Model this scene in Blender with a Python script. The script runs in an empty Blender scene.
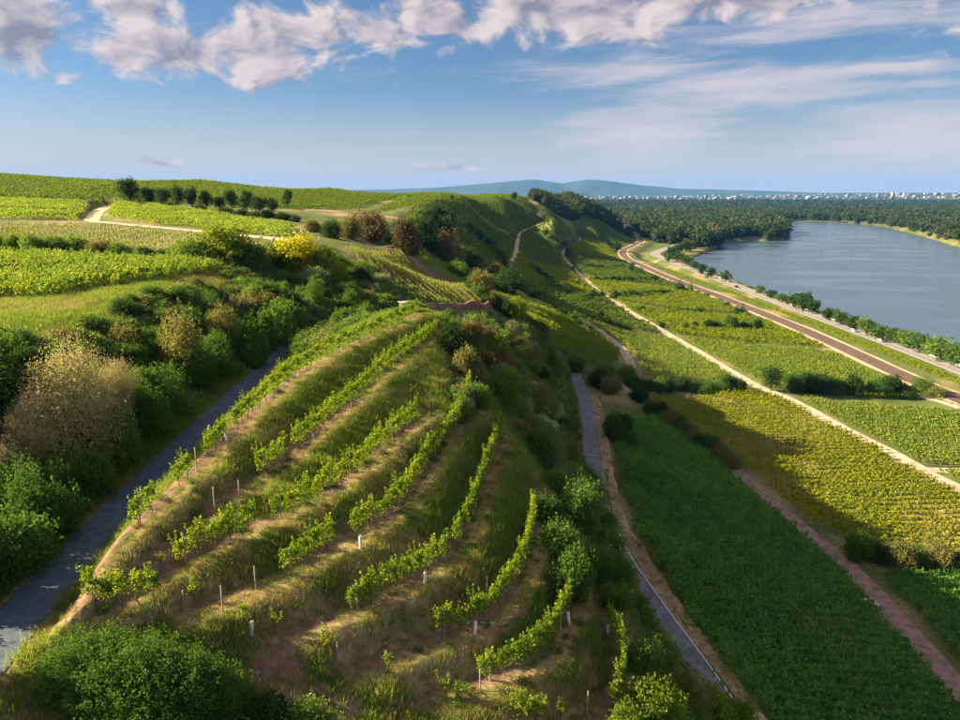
import bpy, math, random
import numpy as np
R = math.radians
SC = bpy.context.scene
COL = SC.collection
# ------------------------------------------------------------------ camera
F_PX, PITCH, CAMZ = 711.0, R(13.2), 75.0          # focal length in photo pixels (960 wide)
cd = bpy.data.cameras.new('camera'); cam = bpy.data.objects.new('camera', cd); COL.objects.link(cam)
cd.sensor_fit = 'HORIZONTAL'; cd.sensor_width = 36.0; cd.lens = 36.0 * F_PX / 960.0
cd.clip_start = 0.5; cd.clip_end = 60000.0
cam.location = (0, 0, CAMZ); cam.rotation_euler = (R(90) - PITCH, 0, 0)
SC.camera = cam
# ------------------------------------------------------------------ light
SUN_AZ, SUN_EL = -82.0, 26.8                      # degrees from forward (+Y), left negative
SUN_STRENGTH, SKY_STRENGTH, EXPOSURE = 5.0, 0.068, 2.08
sd = bpy.data.lights.new('sun', 'SUN'); sun = bpy.data.objects.new('sun', sd); COL.objects.link(sun)
sd.energy = SUN_STRENGTH; sd.angle = R(0.6); sd.color = (1.0, 0.79, 0.50)
sun.rotation_euler = (R(90 - SUN_EL), 0, R(-SUN_AZ + 180))
sun.location = (0, 0, 300)
SC.view_settings.view_transform = 'Standard'; SC.view_settings.look = 'None'
SC.view_settings.exposure = EXPOSURE; SC.view_settings.gamma = 1.0
SC.view_settings.use_curve_mapping = False
try:
    SC.cycles.use_adaptive_sampling = True; SC.cycles.adaptive_threshold = 0.02; SC.cycles.use_denoising = True
    SC.cycles.max_bounces = 8; SC.cycles.diffuse_bounces = 5; SC.cycles.glossy_bounces = 2
    SC.cycles.transmission_bounces = 3; SC.cycles.transparent_max_bounces = 4; SC.cycles.volume_bounces = 0
except Exception: pass

class NT:
    """small helper to write node trees as expressions"""
    def __init__(s, tree): s.t = tree
    def n(s, typ, **kw):
        nd = s.t.nodes.new(typ)
        for k, v in kw.items(): setattr(nd, k, v)
        return nd
    def put(s, sock, v):
        if v is None: return
        if isinstance(v, bpy.types.NodeSocket): s.t.links.new(v, sock)
        else: sock.default_value = v
    def m(s, op, a, b=None, c=None, clamp=False):
        nd = s.n('ShaderNodeMath', operation=op, use_clamp=clamp)
        for i, v in enumerate((a, b, c)): s.put(nd.inputs[i], v)
        return nd.outputs[0]
    def mapr(s, v, a, b, c=0.0, d=1.0, smooth=True):
        nd = s.n('ShaderNodeMapRange', interpolation_type='SMOOTHSTEP' if smooth else 'LINEAR')
        for i, x in enumerate((v, a, b, c, d)): s.put(nd.inputs[i], x)
        return nd.outputs[0]
    def mix(s, f, a, b, blend='MIX'):
        nd = s.n('ShaderNodeMix', data_type='RGBA', blend_type=blend)
        s.put(nd.inputs[0], f)
        for k, v in ((6, a), (7, b)):
            if isinstance(v, tuple) and len(v) == 3: v = v + (1.0,)
            s.put(nd.inputs[k], v)
        return nd.outputs[2]
    def noise(s, vec, scale, detail=4.0, rough=0.55, dist=0.0, dims='3D'):
        nd = s.n('ShaderNodeTexNoise', noise_dimensions=dims)
        s.put(nd.inputs['Vector'], vec); s.put(nd.inputs['Scale'], scale)
        nd.inputs['Detail'].default_value = detail; nd.inputs['Roughness'].default_value = rough
        nd.inputs['Distortion'].default_value = dist
        return nd.outputs[0]
    def comb(s, x, y, z):
        nd = s.n('ShaderNodeCombineXYZ')
        for i, v in enumerate((x, y, z)): s.put(nd.inputs[i], v)
        return nd.outputs[0]

# ------------------------------------------------------------------ sky
def pix_azel(u, v):
    x = (u - 480) / F_PX; yy = (360 - v) / F_PX
    d = (x, math.cos(PITCH) + yy * math.sin(PITCH), -math.sin(PITCH) + yy * math.cos(PITCH))
    return math.degrees(math.atan2(d[0], d[1])), math.degrees(math.atan2(d[2], math.hypot(d[0], d[1])))
def build_world():
    w = bpy.data.worlds.new('World'); SC.world = w; w.use_nodes = True
    t = w.node_tree; N = NT(t)
    bg = t.nodes['Background']
    sk = N.n('ShaderNodeTexSky', sky_type='NISHITA', sun_disc=False)
    sk.sun_elevation = R(SUN_EL); sk.sun_rotation = R(SUN_AZ)
    sk.air_density = 1.0; sk.dust_density = 0.35; sk.ozone_density = 4.0; sk.altitude = 100
    tc = N.n('ShaderNodeTexCoord')
    sep = N.n('ShaderNodeSeparateXYZ'); N.put(sep.inputs[0], tc.outputs['Generated'])
    X, Y, Z = sep.outputs
    el = N.m('MULTIPLY', N.m('ARCSINE', Z), 57.2958)
    az = N.m('MULTIPLY', N.m('ARCTAN2', X, Y), 57.2958)
    base = N.mix(1.0, sk.outputs[0], (0.295, 0.325, 0.36), 'MULTIPLY')
    hz = N.mapr(el, -0.5, 8.5, 0.85, 0.0)             # pale lilac band low over the horizon
    skycol = N.mix(hz, base, (2.45, 2.3, 2.38))
    # --- cumulus: coordinates in degrees
    P2 = N.comb(N.m('MULTIPLY', az, 0.75), N.m('MULTIPLY', el, 1.15), 0.0)
    n1 = N.noise(P2, 0.36, 5.0, 0.56, 0.5)
    off = N.n('ShaderNodeVectorMath', operation='ADD'); N.put(off.inputs[0], P2); off.inputs[1].default_value = (-0.75, 0.65, 0)
    n2 = N.noise(off.outputs[0], 0.36, 3.0, 0.5, 0.5)
    def blob(u, v, ru, rv, h=1.0):                  # a cloud's place, as a direction in the sky
        a, e = pix_azel(u, v)
        vm = N.n('ShaderNodeVectorMath', operation='MULTIPLY_ADD'); N.put(vm.inputs[0], AE)
        vm.inputs[1].default_value = (12.4 / ru, 12.4 / rv, 0); vm.inputs[2].default_value = (-a * 12.4 / ru, -e * 12.4 / rv, 0)
        ln = N.n('ShaderNodeVectorMath', operation='LENGTH'); N.put(ln.inputs[0], vm.outputs[0])
        return N.m('MULTIPLY_ADD', ln.outputs['Value'], -h, h)
    AE = N.comb(az, el, 0.0)
    cum = None
    for b in [(15, 25, 85, 62), (130, 2, 62, 30), (130, 52, 50, 26), (185, 55, 70, 32), (265, 50, 110, 42), (300, 25, 100, 34), (390, 32, 80, 24), (440, 18, 110, 30),
              (570, 4, 200, 42, 1.25), (720, -6, 160, 34, 1.1), (-190, 10, 190, 80), (1160, -30, 180, 50), (155, 162, 46, 7, 1.0), (455, 167, 60, 6, 0.9)]:
        v = blob(*b); cum = v if cum is None else N.m('MAXIMUM', cum, v)
    # unseen broken cloud layer overhead beyond the frame, coverage raised to fill the shade
    PL = N.comb(N.m('DIVIDE', X, N.m('ADD', Z, 0.08)), N.m('DIVIDE', Y, N.m('ADD', Z, 0.08)), 0.0)
    broad = N.m('MULTIPLY', N.m('MULTIPLY', N.m('SUBTRACT', N.noise(PL, 0.55, 2.0, 0.5), 0.29), 4.0), N.mapr(el, 14.5, 22.0))
    broad = N.m('SUBTRACT', broad, N.mapr(el, 22.0, 14.5))
    cum = N.m('MAXIMUM', N.m('MAXIMUM', cum, broad), -0.6)
    dens = N.m('ADD', N.m('MULTIPLY', cum, 1.25), N.m('MULTIPLY', N.m('SUBTRACT', n1, 0.60), 3.0))
    mask = N.mapr(dens, -0.10, 0.55)
    lit = N.m('ADD', N.m('MULTIPLY', N.m('SUBTRACT', n1, n2), 3.4), 0.62, clamp=True)
    thick = N.mapr(dens, 0.5, 1.5)
    lit = N.m('SUBTRACT', lit, N.m('MULTIPLY', thick, 0.40), clamp=True)
    ccol = N.mix(lit, (1.0, 0.97, 1.25), (3.0, 2.58, 2.5))
    # --- cirrus, long thin veils
    PC = N.comb(N.m('MULTIPLY', az, 0.07), N.m('MULTIPLY', el, 0.42), 3.0)
    c1 = N.noise(PC, 0.9, 4.0, 0.55, 0.5)
    PC2 = N.comb(N.m('ADD', N.m('MULTIPLY', az, 0.14), N.m('MULTIPLY', el, -0.25)), N.m('MULTIPLY', el, 1.1), 7.0)
    c2 = N.noise(PC2, 0.7, 5.0, 0.6, 0.4)
    cir = None
    for b in [(640, 140, 140, 44), (750, 82, 200, 30), (900, 140, 170, 46), (900, 66, 120, 14), (640, 70, 230, 40, 0.75), (820, 25, 240, 40, 0.7)]:
        v = blob(*b); cir = v if cir is None else N.m('MAXIMUM', cir, v)
    far = N.m('MULTIPLY', N.mapr(N.m('ABSOLUTE', az), 36.0, 50.0), 0.4)
    cir = N.m('MAXIMUM', N.m('MAXIMUM', cir, far), 0.0)
    cd_ = N.m('ADD', N.m('MULTIPLY', cir, 0.9), N.m('MULTIPLY', N.m('SUBTRACT', N.m('ADD', N.m('MULTIPLY', c1, 0.5), N.m('MULTIPLY', c2, 0.5)), 0.58), 2.2))
    cm = N.m('MULTIPLY', N.mapr(cd_, 0.0, 0.65), 0.85)
    skycol = N.mix(cm, skycol, (2.6, 2.3, 2.42))
    skycol = N.mix(N.m('MULTIPLY', mask, 0.93), skycol, ccol)
    N.put(bg.inputs[0], skycol); bg.inputs[1].default_value = SKY_STRENGTH
    w.cycles.sampling_method = 'MANUAL'; w.cycles.sample_map_resolution = 256
build_world()

# ------------------------------------------------------------------ geometry helpers
rng = np.random.default_rng(11); random.seed(5)
def mesh(name, verts, faces, mats=(), smooth=False, midx=None):
    verts = np.asarray(verts, np.float32).reshape(-1, 3); faces = np.asarray(faces, np.int32)
    me = bpy.data.meshes.new(name); k = faces.shape[1]; nf = len(faces)
    me.vertices.add(len(verts)); me.vertices.foreach_set('co', verts.ravel())
    me.loops.add(nf * k); me.loops.foreach_set('vertex_index', faces.ravel())
    me.polygons.add(nf)
    me.polygons.foreach_set('loop_start', np.arange(nf, dtype=np.int32) * k)
    me.polygons.foreach_set('loop_total', np.full(nf, k, np.int32))
    if smooth: me.polygons.foreach_set('use_smooth', np.ones(nf, bool))
    if midx is not None: me.polygons.foreach_set('material_index', np.asarray(midx, np.int32))
    for m in mats: me.materials.append(m)
    me.update(calc_edges=True)
    return me
def add(name, me, parent=None, loc=None, rotz=0.0, scale=None):
    o = bpy.data.objects.new(name, me); COL.objects.link(o)
    if parent is not None: o.parent = parent
    if loc is not None: o.location = loc
    if rotz: o.rotation_euler[2] = rotz
    if scale is not None: o.scale = scale if hasattr(scale, '__len__') else (scale,) * 3
    return o
def tag(o, label, cat, group=None):
    o['label'] = label; o['category'] = cat
    if group: o['group'] = group
    return o
def structure(o, label=None):
    o['kind'] = 'structure'
    if label: o['label'] = label
    return o
class MB:
    """collects shapes into one mesh (all faces quads)"""
    def __init__(s): s.v = []; s.f = []; s.n = 0
    def raw(s, v, f):
        v = np.asarray(v, float); s.v.append(v); s.f.append(np.asarray(f, int) + s.n); s.n += len(v)
    def box(s, c, size, rotz=0.0):
        c = np.asarray(c, float); h = np.asarray(size, float) / 2
        v = np.array([[x, y, z] for x in (-1, 1) for y in (-1, 1) for z in (-1, 1)]) * h
        if rotz:
            ca, sa = math.cos(rotz), math.sin(rotz)
            v = np.c_[v[:, 0] * ca - v[:, 1] * sa, v[:, 0] * sa + v[:, 1] * ca, v[:, 2]]
        s.raw(v + c, [[0, 1, 3, 2], [4, 6, 7, 5], [0, 4, 5, 1], [2, 3, 7, 6], [0, 2, 6, 4], [1, 5, 7, 3]])
    def tube(s, pts, rad, n=6, caps=True):
        pts = np.asarray(pts, float); k = len(pts)
        rad = np.full(k, rad) if np.isscalar(rad) else np.asarray(rad, float)
        tn = np.gradient(pts, axis=0); tn /= np.linalg.norm(tn, axis=1)[:, None] + 1e-9
        ref = np.where(np.abs(tn[:, 2:3]) > 0.9, np.array([[1., 0, 0]]), np.array([[0, 0, 1.]]))
        a = np.cross(tn, ref); a /= np.linalg.norm(a, axis=1)[:, None]; b = np.cross(tn, a)
        th = np.arange(n) * 2 * np.pi / n
        v = pts[:, None] + rad[:, None, None] * (np.cos(th)[None, :, None] * a[:, None] + np.sin(th)[None, :, None] * b[:, None])
        f = []
        for i in range(k - 1):
            for j in range(n):
                f.append([i * n + j, i * n + (j + 1) % n, (i + 1) * n + (j + 1) % n, (i + 1) * n + j])
        v = v.reshape(-1, 3)
        if caps and n == 6:
            for o in (0, (k - 1) * n): f += [[o, o + 1, o + 2, o + 3], [o, o + 3, o + 4, o + 5]]
        s.raw(v, f)
    def me(s, name, mats=(), smooth=False):
        return mesh(name, np.concatenate(s.v), np.concatenate(s.f), mats, smooth)

# ------------------------------------------------------------------ pixel <-> world
def ray(u, v):
    u = np.asarray(u, float); v = np.asarray(v, float)
    x = (u - 480) / F_PX; yy = (360 - v) / F_PX
    return np.stack([x, math.cos(PITCH) + yy * math.sin(PITCH), -math.sin(PITCH) + yy * math.cos(PITCH)], -1)
def P(u, v, z):
    """the point at height z that the photo shows at pixel (u, v)"""
    d = ray(u, v); t = (z - CAMZ) / d[..., 2]
    return np.array([d[..., 0] * t, d[..., 1] * t, np.asarray(z, float) + 0 * t]).T if np.ndim(u) else np.array([d[0] * t, d[1] * t, z])
def pix(p):
    p = np.atleast_2d(p); q = p - np.array([0, 0, CAMZ])
    dep = q[:, 1] * math.cos(PITCH) - q[:, 2] * math.sin(PITCH)
    up = q[:, 1] * math.sin(PITCH) + q[:, 2] * math.cos(PITCH)
    return np.c_[480 + F_PX * q[:, 0] / dep, 360 - F_PX * up / dep, dep]
def catmull(pts, step):
    pts = np.asarray(pts, float); n = len(pts); out = []
    for i in range(n - 1):
        p0, p1, p2, p3 = pts[max(i - 1, 0)], pts[i], pts[i + 1], pts[min(i + 2, n - 1)]
        k = max(2, int(np.linalg.norm((p2 - p1)[:2]) / step)); t = np.linspace(0, 1, k, endpoint=False)[:, None]
        out.append(0.5 * (2 * p1 + (p2 - p0) * t + (2 * p0 - 5 * p1 + 4 * p2 - p3) * t ** 2 + (3 * p1 - p0 - 3 * p2 + p3) * t ** 3))
    out.append(pts[-1:]); return np.concatenate(out)
def poly_near(xy, line):
    """distance to a polyline, signed side (+ right of travel), interpolated z, arc parameter"""
    best = np.full(len(xy), 1e9); side = np.zeros(len(xy)); zz = np.zeros(len(xy)); arc = np.zeros(len(xy)); s0 = 0.0
    for a, b in zip(line[:-1], line[1:]):
        d = b[:2] - a[:2]; L = np.hypot(*d) + 1e-9
        q = xy - a[:2]; t = np.clip((q @ d) / L ** 2, 0, 1)
        e = q - t[:, None] * d; r = np.hypot(e[:, 0], e[:, 1])
        m = r < best
        best[m] = r[m]; side[m] = (d[1] * q[:, 0] - d[0] * q[:, 1])[m] / L
        zz[m] = (a[2] + t * (b[2] - a[2]))[m]; arc[m] = (s0 + t * L)[m]; s0 += L
    return best, side, zz, arc
def inside(xy, poly):
    x, y = xy[:, 0], xy[:, 1]; r = np.zeros(len(xy), bool); j = len(poly) - 1
    for i in range(len(poly)):
        xi, yi = poly[i][0], poly[i][1]; xj, yj = poly[j][0], poly[j][1]
        r ^= ((yi > y) != (yj > y)) & (x < (xj - xi) * (y - yi) / (yj - yi + 1e-12) + xi); j = i
    return r
def sstep(x, a, b):
    t = np.clip((x - a) / (b - a), 0, 1); return t * t * (3 - 2 * t)
def vnoise(xy, scale, seed=0, octv=3):
    out = 0; amp = 1.0; tot = 0
    for o in range(octv):
        p = xy * scale * 2 ** o + seed * 17.3 + o * 5.1
        i = np.floor(p); f = p - i; f = f * f * (3 - 2 * f)
        def h(a, b): return np.modf(np.abs(np.sin(a * 127.1 + b * 311.7 + seed * 3.3) * 43758.5453))[0]
        v = (h(i[:, 0], i[:, 1]) * (1 - f[:, 0]) + h(i[:, 0] + 1, i[:, 1]) * f[:, 0]) * (1 - f[:, 1]) + \
            (h(i[:, 0], i[:, 1] + 1) * (1 - f[:, 0]) + h(i[:, 0] + 1, i[:, 1] + 1) * f[:, 0]) * f[:, 1]
        out = out + amp * v; tot += amp; amp *= 0.5
    return out / tot

# ------------------------------------------------------------------ the lie of the land
# vine rows on the terraces, far end last: photo pixel of the canopy's middle, ground height
ROWS_PX = [
    [(60, 580, 54.6), (100, 540, 55.3), (170, 478, 56.2), (250, 402, 57.6), (320, 350, 59.0), (400, 314, 59.8), (425, 303, 59.8)],
    [(120, 575, 54.4), (215, 492, 55.2), (270, 457, 55.7), (345, 397, 57.0), (385, 362, 57.8), (422, 336, 58.2), (440, 325, 58.2)],
    [(90, 592, 53.9), (190, 542, 54.2), (250, 512, 54.6), (300, 492, 54.9), (345, 466, 55.2), (378, 440, 55.6), (408, 416, 55.8), (440, 400, 55.9)],
    [(190, 592, 52.9), (250, 572, 53.1), (290, 557, 53.3), (330, 533, 53.5), (370, 512, 53.8), (397, 494, 54.0), (417, 468, 54.2), (440, 432, 54.3), (462, 410, 54.3), (478, 396, 54.2)],
    [(280, 620, 51.6), (330, 602, 51.7), (365, 587, 51.8), (400, 572, 52.0), (430, 555, 52.1), (455, 535, 52.2), (470, 505, 52.4), (483, 470, 52.5), (496, 436, 52.5), (502, 420, 52.4)],
    [(355, 652, 50.0), (410, 632, 50.1), (445, 617, 50.2), (475, 608, 50.3), (497, 592, 50.4), (516, 565, 50.6), (527, 540, 50.7), (533, 512, 50.8), (537, 480, 50.7)],
    [(430, 682, 48.6), (480, 666, 48.7), (512, 655, 48.8), (540, 637, 48.9), (560, 612, 49.0), (569, 590, 49.0), (572, 560, 48.8)],
    [(560, 735, 46.6), (600, 708, 46.8), (616, 686, 46.9), (623, 660, 47.0), (619, 636, 47.1), (612, 615, 47.1), (606, 585, 46.8)],
]
ROWS = []
for r in ROWS_PX:
    q = np.array([P(u, v, z + 1.15) for u, v, z in r]); q[:, 2] -= 1.15
    ROWS.append(catmull(q, 1.2))
EDGE_PX = [(40, 640, 53.2), (110, 622, 53.1), (200, 612, 52.8), (280, 632, 51.8), (360, 668, 50.2), (450, 705, 48.4), (560, 760, 46.0)]
EDGE = np.array([P(*e) for e in EDGE_PX])
def L3(pts): return np.array(pts, float)
ROAD_BANK = catmull(L3([P(-60, 715, 52.9), P(0, 640, 53.0), P(55, 578, 53.0), P(120, 510, 53.1), P(190, 440, 53.3), P(236, 396, 53.5), P(268, 366, 53.8), (-27, 101, 54.3), (-22, 112, 54.8), (-14, 126, 54.6)]), 1.5)
ROAD_LOWER = catmull(L3([P(742, 735, 21.6), P(694, 664, 21.8), P(650, 602, 22), P(618, 552, 22), P(599, 505, 22), P(592, 458, 22), P(590, 428, 21.8), P(583, 392, 21.5), P(578, 372, 21.0), (47, 236, 18), P(632, 368, 17)]), 2.0)
TRACK_MID = catmull(L3([P(632, 368, 17), P(624, 352, 17.5), P(602, 333, 20), P(575, 318, 24), P(540, 303, 28), P(516, 291, 31), P(512, 283, 33), P(506, 270, 36)]), 3.0)
TRACK_UP = catmull(L3([P(506, 266, 32), P(515, 256, 32), P(518, 240, 34), P(522, 232, 38), P(535, 226, 43), P(552, 220, 49)]), 5.0)
TRACK_PALE = catmull(L3([P(1010, 514, 11.5), P(960, 490, 11.6), P(900, 457, 11.8), P(840, 427, 12), P(790, 400, 12.2), P(750, 383, 12.5), P(700, 353, 13), P(655, 327, 14), P(620, 306, 15), P(594, 288, 16), P(575, 270, 17), P(563, 256, 18), P(567, 248, 17.5), P(578, 244, 16), P(580, 237, 15)]), 4.0)
TRACK_FOOT = catmull(L3([P(985, 720, 12.6), P(955, 684, 12.8), P(900, 622, 13), P(860, 578, 13.2), P(822, 545, 13.4), P(795, 522, 13.6), P(765, 498, 14), P(735, 470, 14.5)]), 3.0)
TRACK_CROSS = catmull(L3([P(905, 392, 9), P(940, 402, 9), P(985, 416, 9)]), 4.0)
TRACK_FIELD = catmull(L3([P(895, 459, 11.7), P(925, 470, 11), P(985, 470, 10)]), 4.0)
RAIL = catmull(L3([(165, 120, 6.8), P(960, 400, 6.8), P(905, 377, 6.8), P(800, 329, 6.8), P(720, 297, 6.8), P(672, 279, 6.8), P(640, 265, 6.8), P(626, 258, 6.8), P(623, 251, 6.8), P(634, 245, 7), P(641, 240, 7), P(628, 234, 7.2), (300, 1500, 8), (330, 1800, 8)]), 8.0)
HIGHWAY = catmull(L3([(190, 120, 5.2), P(960, 370, 5.2), P(873, 337, 5.2), P(780, 303, 5.2), P(707, 275, 5.2), P(665, 259, 5.0), P(655, 254, 5.0), P(662, 250, 5.0), P(676, 246, 5.0), P(690, 241, 5.0)]), 8.0)
PLATEAU_TRACK = catmull(L3([P(-40, 222, 64.8), P(70, 222, 65.2), P(98, 222, 65.4), P(140, 226, 65.2), P(205, 232, 64.8), P(275, 239, 64.2), P(300, 243, 64)]), 4.0)
PLATEAU_SPUR = catmull(L3([P(90, 223, 65.3), P(98, 212, 67.0), P(110, 206, 68.6)]), 4.0)
SHORE = [P(1100, 430, 0), P(960, 362, 0), P(900, 338, 0), P(820, 310, 0), P(760, 288, 0), P(712, 270, 0), P(692, 264, 0), P(697, 258, 0), P(715, 250, 0), P(730, 241.5, 0),
         P(750, 240.5, 0), P(775, 241, 0), P(787, 239, 0), P(789, 233, 0), P(783, 226, 0), P(780, 222.5, 0), P(800, 221.3, 0), P(845, 222.5, 0), P(880, 226.5, 0), P(905, 232, 0), P(930, 239, 0), P(960, 248, 0), P(1060, 275, 0), (900, 500, 0), (760, 100, 0), (700, -600, 0), (215, -600, 0), (212, 60, 0)]
SHORE = np.array(SHORE)

CP = []
def cp(*p): CP.append(p)
for r in ROWS:
    for k in np.linspace(0, len(r) - 1, 7).astype(int): cp(*r[k])
for line, k in ((ROAD_BANK, 10), (ROAD_LOWER, 9), (TRACK_MID, 5), (TRACK_UP, 5), (TRACK_FOOT, 5)):
    for i in np.linspace(0, len(line) - 1, k).astype(int): cp(*line[i])
for e in EDGE: cp(*e)
for y, secs in {
    -60: [(-60, 62), (-30, 56), (0, 40), (30, 20), (70, 13), (150, 7), (190, 5)],
    0: [(-70, 63), (-40, 58), (-25, 53), (0, 43), (15, 36), (30, 22), (62, 12.5), (110, 10), (165, 7), (190, 5)],
    25: [(-75, 63), (-45, 60.5), (-38, 57.5), (-30, 53.4), (-22, 51.5), (-12, 48.6), (0, 46.2), (8, 43.5), (13, 37), (21, 25), (30, 20.5), (45, 16), (62, 12.5), (110, 10), (165, 7), (190, 5)],
    50: [(-80, 63.5), (-50, 61.5), (-42, 60), (-37, 57), (-31, 53.6), (10.8, 45), (13, 40), (17, 32), (21, 25), (24, 22), (30, 20.3), (45, 16)],
    75: [(-90, 64), (-58, 62.2), (-44, 61.2), (-40, 59.6), (-36, 56.5), (-32, 54), (-22, 56.0), (5, 49), (10, 43.5), (16, 33), (20, 25), (30, 20.5), (45, 16), (62, 12.8), (110, 10.5)],
    100: [(-60, 62.5), (-42, 61.4), (-38, 58.8), (-34, 55.4), (-22, 55.2), (-8, 57), (2, 52), (10, 44), (17, 33), (30, 21), (45, 17)],
    130: [(-100, 65), (-60, 63), (-42, 61.5), (-36.5, 58.8), (-22, 57), (-9, 54), (3, 48), (12, 40), (20, 29), (34, 21), (48, 16.5), (61, 13.3), (85, 12), (110, 11)],
    165: [(-120, 65.5), (-60, 63.5), (-40, 62.5), (-30, 61.5), (-18, 56), (-5, 50), (5, 45), (15, 38), (24, 29), (35, 21.5), (46, 17), (58, 13.4), (165, 7)],
    200: [(-110, 66), (-60, 64), (-34, 60.5), (-24, 55.5), (-10, 48.8), (2, 44), (12, 39.5), (24, 34), (38, 22.5), (50, 16), (60, 13.2), (90, 12.5), (165, 7)],
    250: [(-200, 69), (-110, 66), (-60, 63), (-36, 56.5), (-20, 48.5), (-6, 42), (8, 37), (24, 31.5), (40, 21.5), (54, 16.5), (70, 14), (90, 13), (165, 7)],
    320: [(-240, 71.5), (-140, 68.7), (-90, 65.5), (-60, 62), (-36, 62), (-23, 49), (-8, 39), (10, 32.5), (30, 26), (52, 19.5), (82, 14), (165, 7)],
    420: [(-300, 76), (-180, 72), (-100, 67), (-60, 64.5), (-36, 66), (-23, 52.5), (-9, 40), (5, 33), (26, 27), (50, 21), (80, 15), (165, 7)],
    520: [(-360, 84), (-220, 79), (-120, 72.5), (-60, 69.5), (-30, 68.5), (-17, 54.5), (-3, 42), (12, 35), (34, 28), (60, 21), (90, 14), (165, 7)],
    630: [(-420, 90.3), (-240, 84.5), (-130, 77.5), (-60, 73.4), (-15, 70.5), (-1, 56.5), (13, 44.5), (30, 37), (54, 29), (80, 20.5), (110, 13), (165, 7)],
    780: [(-500, 88), (-240, 81), (-100, 74.5), (-20, 71.2), (20, 69), (34, 55), (50, 43), (72, 33.5), (98, 23), (130, 13), (165, 7)],
    960: [(-500, 85), (-200, 77), (0, 71.5), (50, 69.5), (78, 60), (108, 40), (138, 22), (165, 11), (185, 7.5)],
    1150: [(-500, 82), (0, 70.5), (90, 68.5), (150, 61), (178, 46), (205, 26), (228, 10), (260, 7)],
    1280: [(-300, 78), (0, 70), (110, 67), (170, 59), (205, 48), (228, 30), (250, 9), (300, 7)],
    1450: [(-300, 76), (0, 69), (110, 62), (170, 48), (220, 14), (260, 7)],
    1800: [(-600, 78), (-200, 70), (0, 62), (100, 30), (200, 7.5)],
    2600: [(-2200, 80), (-900, 72), (-400, 60), (-100, 20), (200, 7)],
    4200: [(-3500, 60), (-1500, 40), (-700, 9), (1000, 6)],
    6500: [(-5000, 20), (-2000, 7), (0, 6), (4000, 6)],
    9000: [(-5000, 60), (0, 38), (5000, 36)],
    12500: [(-6000, 90), (0, 78), (6000, 70)],
    17000: [(-9000, 110), (0, 100), (9000, 90)],
}.items():
    for x, z in secs: cp(x, y, z)
for y in (300, 700, 1150, 1800, 2600): cp(600, y, 5.5); cp(1500, y, 5.5)
for x, y, z in [(-300, 0, 72), (-300, 120, 71), (-700, 0, 88), (-700, 400, 92), (-1500, 300, 95), (-1500, 1500, 88), (-300, -300, 72), (200, -600, 6), (0, -600, 40), (-600, -600, 80), (600, -600, 6), (1500, -300, 6)]: cp(x, y, z)
# ground heights read from the photo on the plateau
for u, v, z in [(0, 300, 61.9), (80, 297, 62.0), (150, 300, 61.8), (220, 287, 61.0), (100, 256, 63.8), (0, 252, 64.3), (30, 380, 60.6), (345, 252, 61.8), (400, 247, 57), (480, 288, 50.5), (430, 306, 53.6), (502, 302, 47.0), (300, 232, 63.3), (360, 232, 61.2)]:
    cp(*P(u, v, z))
CP = np.array(CP)
def warp(xy):
    x, y = xy[:, 0], xy[:, 1]
    ya = np.abs(y); yw = np.where(ya > 130, 130 + 130 * np.log(np.maximum(ya, 130) / 130) * 0.75, ya) * np.sign(y)
    xa = np.abs(x); xw = np.where(xa > 180, 180 + 180 * np.log(np.maximum(xa, 180) / 180) * 0.8, xa) * np.sign(x)
    return np.c_[xw, yw]
CW = warp(CP[:, :2]); CC = 2.0
A_ = np.sqrt(((CW[:, None] - CW[None]) ** 2).sum(-1) + CC ** 2)
nC = len(CP); M_ = np.zeros((nC + 1, nC + 1)); M_[:nC, :nC] = A_ - 0.12 * np.eye(nC); M_[:nC, nC] = 1; M_[nC, :nC] = 1
RBW = np.linalg.solve(M_, np.r_[CP[:, 2], 0])
def base_h(xy):
    out = np.empty(len(xy)); w = warp(xy)
    for i in range(0, len(xy), 20000):
        q = w[i:i + 20000]
        d2 = (q[:, None, 0] - CW[None, :, 0]) ** 2 + (q[:, None, 1] - CW[None, :, 1]) ** 2
        out[i:i + 20000] = np.sqrt(d2 + CC ** 2) @ RBW[:nC] + RBW[nC]
    return out
TZ = np.concatenate([ROWS[0][:, :2] + [-1.2, 0], ROWS[1][-1:, :2], ROWS[2][-1:, :2], ROWS[3][-1:, :2], ROWS[4][-1:, :2], ROWS[5][-1:, :2], ROWS[6][-1:, :2], ROWS[7][::-1, :2] + [1.6, 0], EDGE[::-1, :2]])
SOILS = []
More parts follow.
